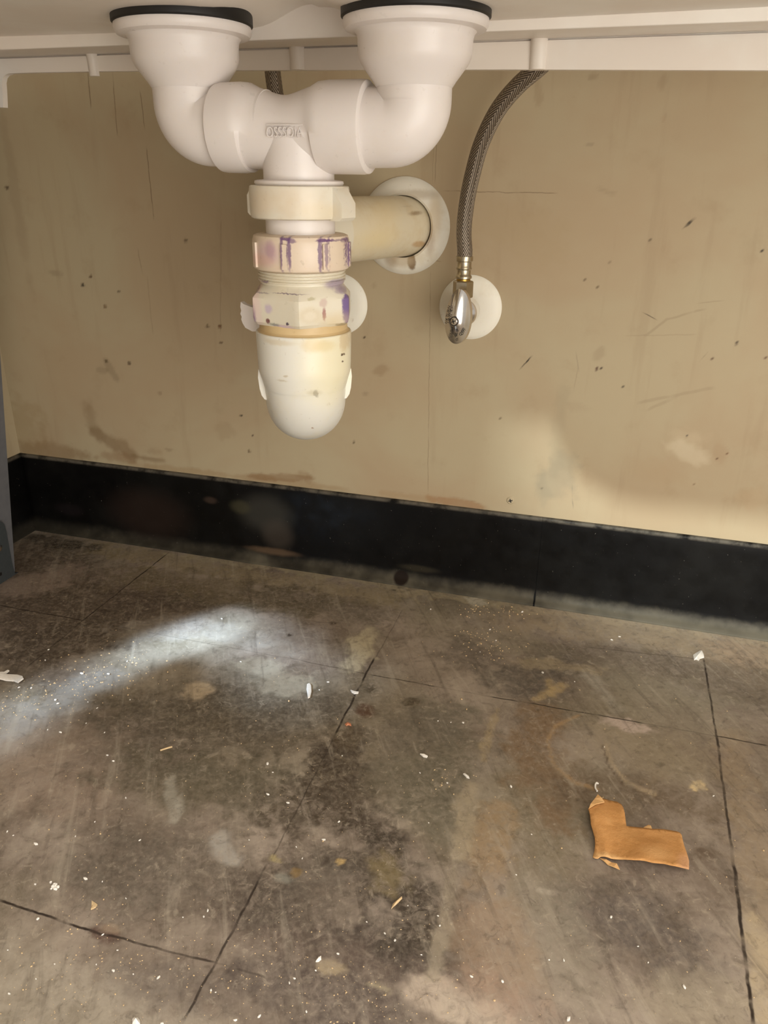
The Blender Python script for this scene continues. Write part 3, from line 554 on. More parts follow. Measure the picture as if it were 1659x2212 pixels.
# ================================================================== DRAIN ASSEMBLY
def zt(y, x=650): return onY(x, y, TY).z
drain = thing('sink_drain_assembly', 'white plastic double sink drain tee and trap under the sink with purple primer smears', 'drain pipe', (TX, TY, zt(951)))
DX = {'l': -.3012, 'r': -.1408}
k = .000287
zf = {'l': .5150, 'r': .5133}
ELB = {}
RE = .0240
zc = zt(277, 720) - .001           # axis height of the horizontal run
zhub = zt(277)
for sd, s in (('l', -1), ('r', 1)):
    cx = DX[sd]; z0 = zf[sd]
    # rubber gasket under the basin
    bm = bmesh.new(); lathe(bm, [(.0455, z0 + .0095), (.0462, z0 + .0085), (.0462, z0 + .0015), (.0452, z0 + .0005), (.03, z0 + .0005), (.03, z0 + .0095)], (cx, TY, 0), seg=96, closed=True)
    g = mesh_obj('rubber_gasket', bm, RUB, drain); g['label'] = 'black rubber gasket'
    # flange with its cup, one moulding with the elbow
    bm = bmesh.new()
    prof = [(.0449, z0 + .0005), (.0452, z0 - .001), (.0448, z0 - .0035), (.0436, z0 - .0052), (.0415, z0 - .0058), (.0378, z0 - .0062), (.0366, z0 - .0075), (.0360, z0 - .010),
            (.0358, z0 - .0175), (.0353, z0 - .0200), (.0338, z0 - .0235), (.0300, z0 - .0285), (.0266, z0 - .0328), (.0250, z0 - .0352), (.0241, z0 - .0365)]
    lathe(bm, prof, (cx, TY, 0), seg=80)
    f_ = mesh_obj('drain_flange', bm, P_white, drain)
    ze = z0 - .036; Rb = .0150
    pts = [Vector((cx, TY, z0 - .030)), Vector((cx, TY, z0 - .036))]
    tx = Vector((-s, 0, -.10)).normalized()
    # bend: quarter turn towards the tee
    zb = zhub
    pts += [Vector((cx, TY, zb + Rb * .98 + .0001))] if ze > zb + Rb else []
    for a in range(0, 17):
        t = math.radians(a * 90 / 16)
        pts.append(Vector((cx - s * Rb * (1 - math.cos(t)), TY, zb + Rb - Rb * math.sin(t))))
    last = pts[-1]; pts.append(last + Vector((-s * .044, 0, -.0006)))
    bm = bmesh.new(); sweep(bm, pts, RE, 64); e_ = mesh_obj('elbow', bm, P_white, drain)
# tee
bm = bmesh.new()
xl, xr = onY(478, 270, TY).x, onY(800, 270, TY).x
tl, tr = onY(545, 270, TY).x, onY(697, 270, TY).x
RH = .0282; zm = zt(289)
path = [(xl, TY, zhub), (xl + .001, TY, zhub), (xl + .004, TY, zhub)]; rr = [.0262, .0276, RH - .0002]
path += [(tl - .006, TY, zhub), (tl - .0005, TY, zhub), (tl + .0022, TY, zhub - .0002)]; rr += [RH, RH - .0006, .0252]
for q in range(1, 8):
    f = q / 8; xx = tl + .003 + (tr - tl - .006) * f; b = math.sin(math.pi * f)
    path.append((xx, TY, zhub - .0002 - (zhub - zm) * b)); rr.append(.0252 - .0018 * b)
path += [(tr - .0022, TY, zhub - .0002), (tr + .0005, TY, zhub), (tr + .006, TY, zhub)]; rr += [.0252, RH - .0006, RH]
path += [(xr - .004, TY, zhub), (xr - .001, TY, zhub), (xr, TY, zhub)]; rr += [RH, RH - .0004, .0266]
sweep(bm, path, rr, 72)
tee = mesh_obj('tee_fitting', bm, P_white, drain, sharp=40)
# seams at the hub mouths
# vertical outlet with swept shoulders
bm = bmesh.new()
z0_, z1_ = zt(289), zt(402)
def shoulder(t, r, i):
    zz = shp[i][1]; f = max(0, min(1, (zz - zt(340)) / (zt(280) - zt(340))))
    return r + .005 * f * f * abs(math.cos(t)) ** 3
shp = [(.0243, zt(285) - (zt(285) - z1_) * q / 16) for q in range(17)]
lathe(bm, shp, (TX, TY, 0), seg=72, rad=shoulder)
mesh_obj('tee_outlet', bm, P_white, tee)
# raised maker's lettering on the tee
def text_bm(s, size, ext, mat4):
    cu = bpy.data.curves.new('t', 'FONT'); cu.body = s; cu.size = size; cu.extrude = ext; cu.align_x = 'CENTER'; cu.align_y = 'CENTER'
    to = bpy.data.objects.new('t', cu); C.objects.link(to); dg = bpy.context.evaluated_depsgraph_get()
    me = bpy.data.meshes.new_from_object(to.evaluated_get(dg)); bm = bmesh.new(); bm.from_mesh(me)
    bmesh.ops.transform(bm, matrix=mat4, verts=bm.verts); bpy.data.objects.remove(to); bpy.data.meshes.remove(me); return bm
def facing(p, n, up=Vector((0, 0, 1)), roll=0, sx=1):
    n = Vector(n).normalized(); x = up.cross(n).normalized(); y = n.cross(x)
    m = Matrix((( x.x, y.x, n.x, p[0]), (x.y, y.y, n.y, p[1]), (x.z, y.z, n.z, p[2]), (0, 0, 0, 1)))
    return m @ Matrix.Rotation(roll, 4, 'Z') @ Matrix.Diagonal((sx, 1, 1, 1))
zl = zt(291, 615)
pt = Vector((onY(616, 289, TY - .024).x, TY - .0248, zl)); 
bm = text_bm('OSSSOIA', .0088, .0009, facing(pt, (0, -1, .08), sx=.74))
box(bm, (pt.x - .0125, pt.y - .0006, pt.z + .0042), (pt.x + .0125, pt.y + .002, pt.z + .0048))
mesh_obj('embossed_lettering', bm, P_white, tee, smooth=False)
bm = bmesh.new(); bmesh.ops.create_cone(bm, cap_ends=True, segments=10, radius1=.0012, radius2=.0005, depth=.003, matrix=Matrix.Translation((onY(642, 200, TY).x, TY, zt(205, 642) + .0002)))
mesh_obj('mould_sprue', bm, P_white, tee)
# collar and wing nut
bm = bmesh.new(); lathe(bm, [(.0243, zt(388)), (.0285, zt(389)), (.0305, zt(391)), (.0308, zt(396)), (.0300, zt(400)), (.0243, zt(402))], (TX, TY, 0))
mesh_obj('collar', bm, P_white, drain)
bm = bmesh.new(); lathe(bm, [(.0244, zt(400)), (.0330, zt(400.5)), (.0342, zt(402)), (.0346, zt(410)), (.0344, zt(462)), (.0338, zt(469)), (.0322, zt(471.5)), (.0244, zt(472))], (TX, TY, 0), seg=72)
def lug(sgn, ang, ztop, zbot, out, wdt, th, chop):
    # wedge-shaped wing on the rim: profile in the radial/vertical plane
    c, s_ = math.cos(ang), math.sin(ang); P = []
    prof = [(.030, ztop), (out - chop, ztop), (out, ztop - chop * 1.5), (out, zbot + .002), (out - .002, zbot), (.030, zbot)]
    rows = []
    for off in (-wdt, wdt):
        rows.append([bm.verts.new((TX + c * r - s_ * off, TY + s_ * r + c * off, z_)) for r, z_ in prof])
    a, b = rows; n = len(prof)
    for i in range(n): bm.faces.new((a[i], a[(i + 1) % n], b[(i + 1) % n], b[i]))
    bm.faces.new(a); bm.faces.new(list(reversed(b)))
lug(1, math.radians(-14), zt(404), zt(473), .0405, .0085, 0, .0065)
lug(-1, math.radians(172), zt(408), zt(468), .0392, .0065, 0, .003)
bmesh.ops.bevel(bm, geom=[e for e in bm.edges if len(e.link_faces) == 2 and e.calc_face_angle(0) > .6 and min((v.co - Vector((TX, TY, v.co.z))).length for v in e.verts) > .036], offset=.0010, segments=2, affect='EDGES')
mesh_obj('wing_nut', bm, P_nut, drain)
bm = bmesh.new(); lathe(bm, [(.0243, zt(465)), (.0243, zt(515))], (TX, TY, 0)); mesh_obj('tailpiece', bm, P_white, drain)
# ribbed slip nut
bm = bmesh.new()
lathe(bm, [(.0244, zt(503)), (.0310, zt(504)), (.0332, zt(507)), (.0338, zt(513)), (.0342, zt(517)), (.0342, zt(572)), (.0336, zt(577)), (.0318, zt(580)), (.026, zt(580))], (TX, TY, 0), seg=72)
for a in (-87.2, -39.7, 7.5, -134, 178, 55, 100, 140):
    t = math.radians(a + 0); c, s_ = math.cos(t), math.sin(t)
    q = bmesh.ops.create_cube(bm, size=1)['verts']
    for v in q:
        lx, ly, lz = v.co.x * .0030 + .0342, v.co.y * .0046, v.co.z * (zt(520) - zt(572))
        v.co = Vector((TX + c * lx - s_ * ly, TY + s_ * lx + c * ly, (zt(520) + zt(572)) / 2 + lz))
mesh_obj('ribbed_slip_nut', bm, P_rib, drain)
# threads
bm = bmesh.new(); pf = [(.029, zt(570))]
for y in (583, 589.5, 596, 602):
    pf += [(.0302, zt(y - 2.6)), (.0314, zt(y - .9)), (.0314, zt(y + .7)), (.0302, zt(y + 2.2))]
pf += [(.0304, zt(608)), (.029, zt(612))]
lathe(bm, pf, (TX, TY, 0), seg=72); mesh_obj('threaded_neck', bm, P_hex, drain, sharp=25)
# hexagonal union
def hexr(t, r, i):
    # camera-facing direction of the stack
    az = math.atan2(-TY, -TX); d = (t - az + math.radians(5)) % (math.pi / 3); d = min(d, math.pi / 3 - d)
    flat = r * math.cos(math.pi / 6) / math.cos(math.pi / 6 - d)
    return (flat, r)[0] * hexmix[i] + r * .945 * (1 - hexmix[i])
hp = [(.0300, zt(606)), (.0320, zt(612)), (.0348, zt(620)), (.0375, zt(628)), (.0392, zt(635)), (.0394, zt(640)), (.0394, zt(676)), (.0386, zt(685)), (.0362, zt(692)), (.031, zt(693))]
hexmix = [0, .1, .4, .8, 1, 1, 1, 1, .8, .4]
bm = bmesh.new(); lathe(bm, hp, (TX, TY, 0), seg=120, rad=hexr); mesh_obj('hex_union', bm, P_hex, drain, sharp=20)
# socket rim and trap bend
bm = bmesh.new(); lathe(bm, [(.0290, zt(688)), (.0322, zt(689)), (.0324, zt(706)), (.0336, zt(710.5)), (.0345, zt(711.5)), (.0345, zt(715)), (.0300, zt(717))], (TX, TY, 0)); mesh_obj('yellowed_seal', bm, P_ring, drain)
bm = bmesh.new()
lathe(bm, [(.0300, zt(712)), (.0338, zt(711)), (.0346, zt(711)), (.0352, zt(713)), (.0352, zt(722)), (.0348, zt(780)), (.0345, zt(795)), (.0338, zt(803)), (.0322, zt(818)), (.0315, zt(826)), (.0308, zt(832))], (TX, TY, 0), seg=96)
hub = mesh_obj('trap_hub', bm, P_cup, drain)
dv = Vector((TX, TY, 0)).normalized()
RU = .0311; RB = .033
zc_u = zt(951) + RB + RU - .0065
pts = [Vector((TX, TY, zt(800))), Vector((TX, TY, zt(830)))]
for a in range(0, 21):
    t = math.pi * a / 20; pts.append(Vector((TX, TY, zc_u)) + dv * RB * (1 - math.cos(t)) + Vector((0, 0, -RB * math.sin(t))))
top = pts[-1]
pts.append(Vector((top.x, top.y, zt(700))))
bm = bmesh.new(); sweep(bm, pts, RU, 64); mesh_obj('trap_bend', bm, P_cup, drain)
# side fins of the bend
for s in (-1, 1):
    perp = Vector((dv.y, -dv.x, 0)) * s
    bm = bmesh.new(); rows = []
    for th in (-.0022, .0022):
        row = []
        for r, y in ((.026, 798), (.0348, 795), (.0354, 812), (.0346, 836), (.0334, 850), (.0312, 859), (.026, 862)):
            row.append(bm.verts.new(Vector((TX, TY, zt(y))) + perp * r + dv * th))
        rows.append(row)
    n = 7
    for i in range(n): bm.faces.new((rows[0][i], rows[0][(i + 1) % n], rows[1][(i + 1) % n], rows[1][i]))
    bm.faces.new(rows[0]); bm.faces.new(list(reversed(rows[1])))
    mesh_obj('fin', bm, P_cup, hub)
# rear leg, elbow and arm to the wall
wallpt = Vector((-.2035, WY, .3815))
rl = Vector((top.x, top.y, 0)); ad = (Vector((wallpt.x, wallpt.y, 0)) - rl).normalized()
za = .3815 + .002
pts = [rl + Vector((0, 0, zt(720))), rl + Vector((0, 0, za - .045))]
for a in range(0, 10):
    t = math.radians(a * 10); pts.append(rl + ad * .034 * (1 - math.cos(t)) + Vector((0, 0, za - .034 + .034 * math.sin(t))))
bm = bmesh.new(); sweep(bm, pts, [.0275] * len(pts), 48); mesh_obj('rear_elbow', bm, P_hex, drain)
bm = bmesh.new(); p0 = rl + ad * .030 + Vector((0, 0, za)); p1 = Vector((wallpt.x, WY + .002, wallpt.z))
sweep(bm, [p0.lerp(p1, t / 12) for t in range(13)], [.0262 + .0008 * t / 12 for t in range(13)], 56); mesh_obj('trap_arm', bm, P_arm, drain)
# torn plastic tab beside the union
bm = bmesh.new(); TYb = TY + .012
outl = [(520, 652), (526, 657), (545, 664), (560, 668), (562, 716), (545, 716), (530, 708), (524, 698), (521, 690), (522, 684), (519, 678), (521, 671), (519, 663)]
fr = [bm.verts.new(onY(x, y, TYb)) for x, y in outl]; bk = [bm.verts.new(onY(x, y, TYb) + Vector((.001, .004, 0))) for x, y in outl]
n = len(outl)
for i in range(n): bm.faces.new((fr[i], fr[(i + 1) % n], bk[(i + 1) % n], bk[i]))
bm.faces.new(fr); bm.faces.new(list(reversed(bk))); t_ = mesh_obj('torn_tab', bm, P_white, drain, sharp=30); t_['label'] = 'ragged white plastic tab'

# ================================================================== ESCUTCHEONS
def escutcheon(name, label, c, R, hole, mat, hgt=.009, groove=0):
    t = bmesh.new()
    pr = [(hole, .0), (hole, hgt * .9), (hole + .002, hgt), (R * .72, hgt * .93), (R * .86, hgt * .72), (R * .95, hgt * .42), (R, hgt * .12), (R, 0)]
    lathe(t, pr, (0, 0, 0), axis=(0, -1, 0), seg=80, closed=True)
    bmesh.ops.translate(t, verts=t.verts, vec=Vector(c))
    o = mesh_obj(name, t, mat); o.location = Vector(c); o.data.transform(Matrix.Translation(-Vector(c))); return tag(o, label, 'escutcheon')
escutcheon('pipe_escutcheon', 'large dusty white round wall plate around the thick drain pipe', (wallpt.x, WY, wallpt.z), .0438, .0277, P_esc, .010)
ES = {}
for key, px, py, lab in (('r', 1015, 664, 'small white round wall plate behind the chrome oval shut-off valve'), ('l', 731, 657, 'small white round wall plate half hidden behind the trap')):
    c = onY(px, py, WY); c = Vector((c.x + .0005, WY, c.z)); ES[key] = c
    escutcheon('supply_escutcheon', lab, c, .0304, .009, P_esc2, .005)

# ================================================================== CHROME VALVES AND BRAIDED HOSES
ch = NT('chrome', .2, 1); ch.base(ch.mix(ch.noise(90, 3), lin((214, 208, 200)), lin((236, 230, 222)))); CHR = ch.m
fe = NT('brushed_steel', .28, 1); fe.base(fe.mix(fe.noise(90, 3), lin((150, 136, 112)), lin((196, 184, 160)))); FER = fe.m
br = NT('brass', .3, 1); br.base(br.mix(br.noise(90, 3), lin((150, 116, 50)), lin((190, 156, 84)))); BRS = br.m
dkm = NT('dark_marking', .6); dkm.base(dkm.mix(dkm.noise(90, 2), lin((34, 30, 30)), lin((52, 48, 46)))); DKM = dkm.m
hz = NT('braided_steel', .38, .75)
uvn = hz.t.nodes.new('ShaderNodeUVMap'); u_ = hz.sep(uvn.outputs[0])
uu = hz.math('MULTIPLY', u_[0], 8.0); vv = hz.math('MULTIPLY', u_[1], 300.0)
zig = hz.math('PINGPONG', uu, 1.0)                       # herringbone: strands slope one way, then the other
ph = hz.math('MULTIPLY_ADD', zig, 3.2, vv)
st = hz.math('SINE', hz.math('MULTIPLY', ph, 6.2832))
fine = hz.math('SINE', hz.math('MULTIPLY', hz.math('MULTIPLY_ADD', zig, 3.2, vv), 18.85))
col = hz.mix(hz.remap(st, -.9, .5), lin((58, 50, 42)), lin((168, 154, 136)))
col = hz.mix(hz.math('MULTIPLY', hz.remap(hz.noise(600, 2), .4, .7), .4), col, lin((96, 84, 72)))
hz.base(col); hz.bump(hz.math('MULTIPLY_ADD', fine, .2, st), .6, .0006); HZ = hz.m

def valve(key, label, px, py, hose_px, hlabel):
    e = ES[key]; YV = .7035
    vc = onY(px, py, YV)          # where the handle sits
    root = thing('shutoff_valve', label, 'valve', (e.x, WY - .005, e.z))
    ax = Vector((0, -1, 0))
    bm = bmesh.new(); lathe(bm, [(.0075, -.004), (.0075, .012), (.0105, .0125), (.0125, .014), (.0125, .030), (.0105, .033), (.008, .035), (.008, .046), (.0, .046)], (e.x, WY - .004, e.z), axis=ax, seg=40)
    mesh_obj('body', bm, CHR, root, sharp=30)
    yb = WY - .030; hx = vc.x + .006
    # outlet column standing up from the body
    top_y = onY(1001, 606, .722).z if key == 'r' else e.z + .026
    ox = onY(1001, 606, .722).x if key == 'r' else e.x - .004
    oy = .722
    OUT[key] = Vector((ox, oy, top_y))
    bm = bmesh.new(); lathe(bm, [(.0078, e.z - .004), (.0078, top_y - .012)], (ox, oy, 0), seg=32); mesh_obj('outlet', bm, CHR, root)
    bm = bmesh.new(); lathe(bm, [(.0085, top_y - .0150), (.0094, top_y - .0140), (.0094, top_y - .0010), (.0085, top_y)], (ox, oy, 0), seg=6); mesh_obj('compression_nut', bm, FER, root, sharp=20)
    # oval quarter-turn handle
    n = Vector((-.30, -.95, .03)).normalized(); hw, hh = .0128, .0245
    M = facing(vc, n, roll=math.radians(-3))
    bm = bmesh.new(); NR, NS = 10, 56; rings = []
    for i in range(NR + 1):
        f = i / NR; ring = []
        for s_ in range(NS):
            t = 2 * math.pi * s_ / NS
            x = math.cos(t) * hw * f * (1 - .10 * math.sin(t)); y = math.sin(t) * hh * f
            ridge = .0038 * math.exp(-(x / .0042) ** 2) * (0.45 + .55 * math.cos(min(1.5, abs(y) / hh * 1.5))) * (1.0 if y > -.004 else math.exp(-((y + .004) / .006) ** 2))
            dome = .0014 * (1 - f ** 2)
            ring.append(bm.verts.new(M @ Vector((x, y, dome + ridge + .001))))
            if i == 0: break
        rings.append(ring)
    for s_ in range(NS): bm.faces.new((rings[0][0], rings[1][s_], rings[1][(s_ + 1) % NS]))
    for i in range(1, NR):
        for s_ in range(NS): bm.faces.new((rings[i][s_], rings[i + 1][s_], rings[i + 1][(s_ + 1) % NS], rings[i][(s_ + 1) % NS]))
    back = [bm.verts.new(v.co - n * .004) for v in rings[-1]]
    for s_ in range(NS): bm.faces.new((rings[-1][s_], back[s_], back[(s_ + 1) % NS], rings[-1][(s_ + 1) % NS]))
    bm.faces.new(back)
    hnd = mesh_obj('handle', bm, CHR, root, sharp=50)
    bm = bmesh.new(); sweep(bm, [vc - n * .003, vc - n * .003 + Vector((.001, .012, .0015)), Vector((e.x, WY - .045, e.z))], .0052, 24); mesh_obj('stem', bm, CHR, root)
    sp = M @ Vector((.0, -.0035, .0074)); bm = bmesh.new()
    lathe(bm, [(.0036, -.004), (.0036, .0), (.003, .0008), (.0, .0011)], sp, axis=n, seg=24); scr = mesh_obj('screw', bm, CHR, hnd)
    bm = bmesh.new()
    for a in (0, math.pi / 2):
        r_ = bmesh.ops.create_cube(bm, size=1)['verts']
        mm = facing(sp + n * .0010, n, roll=.4 + a)
        for v in r_: v.co = mm @ Vector((v.co.x * .0042, v.co.y * .0009, v.co.z * .0005))
    lathe(bm, [(.0036, .0001), (.0043, .0001), (.0043, -.0006), (.0036, -.0006)], sp, axis=n, seg=24, closed=True)
    mesh_obj('cross_slot', bm, DKM, scr, smooth=False)
    bm = text_bm('1/4 TURN', .0040, .00015, M @ Matrix.Translation((-.0092, .0005, .0034)) @ Matrix.Rotation(math.radians(-14), 4, 'Y') @ Matrix.Rotation(math.radians(82), 4, 'Z'))
    for args in (('OFF', .0042, (.0072, -.0125, .0032), 62), ('COLD', .0028, (-.0045, -.0160, .0030), 84), ('8', .004, (.0018, -.0120, .0034), 20), ('V', .005, (.0006, -.0165, .0030), 10), ('C', .003, (.002, -.0202, .0024), 0)):
        b2 = text_bm(args[0], args[1], .00015, M @ Matrix.Translation(args[2]) @ Matrix.Rotation(math.radians(args[3]), 4, 'Z'))
        me = bpy.data.meshes.new('t'); b2.to_mesh(me); b2.free(); bm.from_mesh(me); bpy.data.meshes.remove(me)
    mesh_obj('engraved_lettering', bm, DKM, hnd, smooth=False)
    # hose
    o = OUT[key]; hr = thing('braided_supply_hose', hlabel, 'hose', (o.x, o.y, o.z))
    bm = bmesh.new(); a = o.z
    lathe(bm, [(.0062, a - .002), (.0064, a + .0015)], (o.x, o.y, 0), seg=32); mesh_obj('brass_ring', bm, BRS, hr)
    bm = bmesh.new(); q = .00041
    lathe(bm, [(.0060, a + .0012), (.0073, a + .002), (.0075, a + .0035), (.0068, a + .0048), (.0063, a + .0056), (.0063, a + .0095), (.0070, a + .0102), (.0071, a + .0110), (.0065, a + .0120), (.0065, a + .0165), (.0076, a + .0172), (.0078, a + .0195), (.0076, a + .0212), (.0066, a + .0214)], (o.x, o.y, 0), seg=40)
    mesh_obj('crimp_ferrule', bm, FER, hr, sharp=40)
    pts = [Vector((o.x, o.y, a + .018)), Vector((o.x, o.y, a + .026))] + [onY(x, y, Y) for x, y, Y in hose_px]
    bm = bmesh.new(); sweep(bm, spline(pts, 10), .0068, 32, uv=True); mesh_obj('braided_sleeve', bm, HZ, hr)
OUT = {}
valve('r', 'chrome oval quarter-turn shut-off valve on the wall right of the trap', 990, 684, [(1002, 500, .721), (1008, 440, .718), (1020, 380, .714), (1040, 310, .708), (1074, 240, .702), (1118, 186, .698), (1164, 146, .695), (1212, 104, .693), (1262, 60, .690)], 'braided steel hose curving up from the chrome valve to the sink')
valve('l', 'chrome shut-off valve hidden behind the white trap', 686, 678, [(672, 540, .718), (650, 430, .714), (624, 330, .708), (604, 250, .702), (592, 180, .698), (587, 130, .695), (584, 60, .69)], 'short visible length of braided hose behind the drain tee')

# ================================================================== SINK
sk = NT('white_sink_underside', .42, spec=.4)
a_ = sk.noise(11, 4, .6); sk.base(sk.mix(sk.remap(a_, .4, .7), lin((226, 216, 204)), lin((232, 226, 216)))); sk.bump(sk.noise(70, 3), .08, .001); SK = sk.m
YA = .655
sink = thing('utility_sink', 'white double-bowl sink seen from below along the top of the picture', 'sink', (-.05, .40, onY(830, 150, YA).z))
ZD = .5238
def rrect(x, y, x0, x1, y0, y1, r):
    dx = max(x0 + r - x, x - x1 + r, 0); dy = max(y0 + r - y, y - y1 + r, 0)
    ins = min(x - x0, x1 - x, y - y0, y1 - y)
    return math.hypot(dx, dy) - r if (dx > 0 or dy > 0) else -min(ins, 1)
def sst(a, b, x):
    t = max(0, min(1, (x - a) / (b - a))); return t * t * (3 - 2 * t)
def sinkz(x, y):
    dl = rrect(x, y, -.655, -.258, .10, .628, .05); dr = rrect(x, y, -.186, .45, .10, .628, .05)
    d = min(dl, dr)
    zz = ZD + .012 * sst(-.012, .03, d)
    if d > .03: zz += .10 * sst(.03, .10, d) if not (-.262 < x < -.18) else 0
    if y < .40: zz += .10 * sst(.40, .22, y) * sst(-.11, .045, d) * (.5 if d < 0 else 1)
    # floor falls gently to the drains, rises to the back
    zz += .0075 * sst(.575, .625, y) * (1 if x > -.2 else .5)
    if x < -.22: zz += .0020
    zz += .004 * min(1, abs(x + .14 if x > -.22 else x + .30) / .5)
    return zz
bm = bmesh.new(); xs = [ -.690 + i * (1.2 / 240) for i in range(241)]; ys = [.07 + i * (.57 / 114) for i in range(115)]
G = [[bm.verts.new((x, y, sinkz(x, y))) for y in ys] for x in xs]
for i in range(240):
    for j in range(114): bm.faces.new((G[i][j], G[i + 1][j], G[i + 1][j + 1], G[i][j + 1]))
zs_ = onY(1400, 61, YA).z
# back of the bowls goes up out of sight
for i in range(240):
    pass
ext = bmesh.ops.extrude_edge_only(bm, edges=[e for e in bm.edges if e.is_boundary and all(v.co.y > .639 for v in e.verts)])
for v in [g for g in ext['geom'] if isinstance(g, bmesh.types.BMVert)]: v.co.z += .06; v.co.y += .002
o = mesh_obj('bowls', bm, SK, sink, sharp=60)
bs = bmesh.new(); box(bs, (-.69, .585, .0), (.51, YA + .004, .012), .001)
for v in bs.verts: v.co.z += zs_ - .004 - (YA - v.co.y) * .07 if v.co.z < .006 else zs_ + .01
mesh_obj('rear_shelf', bs, SK, sink, sharp=40)
sm = o.modifiers.new('wall', 'SOLIDIFY'); sm.thickness = .006; sm.offset = 1
# rear apron with ledge, ribs and rounded corner at the left bracket
ZA0 = lambda x: onY(x, 0, YA)
def edge_pt(px):
    ys_ = np.interp(px, [0, 250, 600, 1100, 1659, 1900], [158, 153.5, 151.5, 150, 152, 154]); return onY(px, float(ys_), YA)
bm = bmesh.new()
bot = []
P0 = onY(-60, 232, YA); P1 = onY(7, 232, YA)
outline = [P0, P1, onY(5.5, 200, YA), onY(4, 178, YA), onY(6, 168, YA), onY(11, 161.5, YA), onY(20, 158.5, YA)]
outline += [edge_pt(p) for p in range(60, 1960, 60)]
zt_ = .60; right = outline[-1].x; ledge = [Vector((p.x, YA, p.z)) for p in outline]
n = len(outline)
def strip(y_front, y_back, zlo, zhi):
    a = [bm.verts.new((p.x, y_front, zlo(p))) for p in outline]; b = [bm.verts.new((p.x, y_front, zhi)) for p in outline]
    c = [bm.verts.new((p.x, y_back, zlo(p))) for p in outline]; d = [bm.verts.new((p.x, y_back, zhi)) for p in outline]
    for i in range(n - 1):
        if (outline[i + 1] - outline[i]).length < 1e-7: continue
        bm.faces.new((a[i], a[i + 1], b[i + 1], b[i])); bm.faces.new((c[i + 1], c[i], d[i], d[i + 1]))
        bm.faces.new((a[i], c[i], c[i + 1], a[i + 1])); bm.faces.new((b[i + 1], d[i + 1], d[i], b[i]))
    bm.faces.new((a[0], b[0], d[0], c[0])); bm.faces.new((a[-1], c[-1], d[-1], b[-1]))
zled = onY(830, 99, YA).z
strip(YA, YA + .006, lambda p: p.z, zled)
apr = mesh_obj('rear_apron', bm, SK, sink, sharp=30)
bm = bmesh.new(); box(bm, (outline[0].x, YA + .0025, zled - .004), (right, YA + .0095, .62), .0008)
bmesh.ops.translate(bm, verts=[], vec=(0, 0, 0)); mesh_obj('back_ledge', bm, SK, sink)
for px, wdt, dz in ((203, .0048, -.0035), (642, .0062, 0), (1160, .0062, .0)):
    p = edge_pt(px); bm = bmesh.new()
    prof = [(.0, p.z + dz - .0002), (.0035, p.z + dz), (.0045, p.z + .008), (.0060, zled), (.0045, zled + .02), (.0, zled + .022)]
    rows = []
    for off in (-1, -.8, -.4, 0, .4, .8, 1):
        k_ = math.sqrt(max(0, 1 - off * off)) ; rows.append([bm.verts.new((p.x + off * wdt, YA - d * k_ + .0005, z_)) for d, z_ in prof])
    for r0, r1 in zip(rows[:-1], rows[1:]):
        for i in range(len(prof) - 1): bm.faces.new((r0[i], r0[i + 1], r1[i + 1], r1[i]))
    mesh_obj('rib', bm, SK, sink, sharp=60)
# grey leg at the left with its dark foot
lg = NT('grey_coated_steel', .5); lg.base(lg.mix(lg.noise(120, 3), lin((84, 84, 86)), lin((102, 101, 102)))); LG = lg.m
ftm = NT('dark_grey_plastic', .45); ftm.base(ftm.mix(ftm.noise(300, 3), lin((44, 48, 50)), lin((62, 66, 66)))); FT = ftm.m
YL = .642
t0 = onY(3, 775, YL); t1 = onY(34.5, 1241, YL); dxl = (t1.x - t0.x) / (t1.z - t0.z)
ztop = edge_pt(0).z
def lx(z_): return t0.x + (z_ - t0.z) * dxl
def onLeg(px, py, off=0):          # point on the face of the leg that looks to the right
    d = ray(px, py); x = lx(0)
    for _ in range(12): q = EYE + d * (x / d.x); x = lx(q.z) + off
    return q
bm = bmesh.new(); wl_ = .030; yn = YL - .060
vs = [bm.verts.new((lx(zz) - (wl_ if s_ else 0), yy, zz)) for zz in (.0, ztop) for s_ in (0, 1) for yy in (yn, YL)]
for q in ((0, 1, 3, 2), (4, 6, 7, 5), (0, 4, 5, 1), (2, 3, 7, 6), (0, 2, 6, 4), (1, 5, 7, 3)): bm.faces.new([vs[i] for i in q])
bmesh.ops.bevel(bm, geom=bm.edges[:], offset=.0012, segments=2, affect='EDGES')
leg = mesh_obj('leg', bm, LG, sink); leg['label'] = 'grey metal leg with dark grey foot'
bm = bmesh.new()
fo = [(-18, 1130), (0, 1126), (5, 1127.5), (10, 1133), (14, 1147), (20, 1182), (27, 1218), (32.5, 1239)]
fr = [onLeg(x, y, .004) for x, y in fo]
fr = [Vector((yn_, 0, 0)) for yn_ in ()] + fr
fr.append(Vector((lx(0) + .004, YL + .0005, .0))); fr.append(Vector((lx(0) + .004, yn - .004, .0))); fr.append(Vector((lx(.04) + .004, yn - .004, fr[0].z)))
fv_ = [bm.verts.new(v) for v in fr]; bv_ = [bm.verts.new(v + Vector((-.036, 0, 0))) for v in fr]; n = len(fr)
for i in range(n): bm.faces.new((fv_[i], fv_[(i + 1) % n], bv_[(i + 1) % n], bv_[i]))
bm.faces.new(fv_); bm.faces.new(list(reversed(bv_)))
foot = mesh_obj('foot', bm, FT, leg, sharp=30)
bm = bmesh.new(); p = onLeg(-2, 1184, .004); lathe(bm, [(.0036, -.001), (.0036, .001), (.002, .0018), (0, .002)], p, axis=(1, 0, 0), seg=20)
mesh_obj('screw', bm, CHR, leg)
bm = bmesh.new(); q0 = onLeg(-14, 1192, .004); q1 = onLeg(4, 1242, .004); box(bm, (q1.x - .002, q0.y, q1.z), (q1.x + .0006, q1.y, q0.z), .0004); mesh_obj('rubber_grip', bm, RUB, leg)

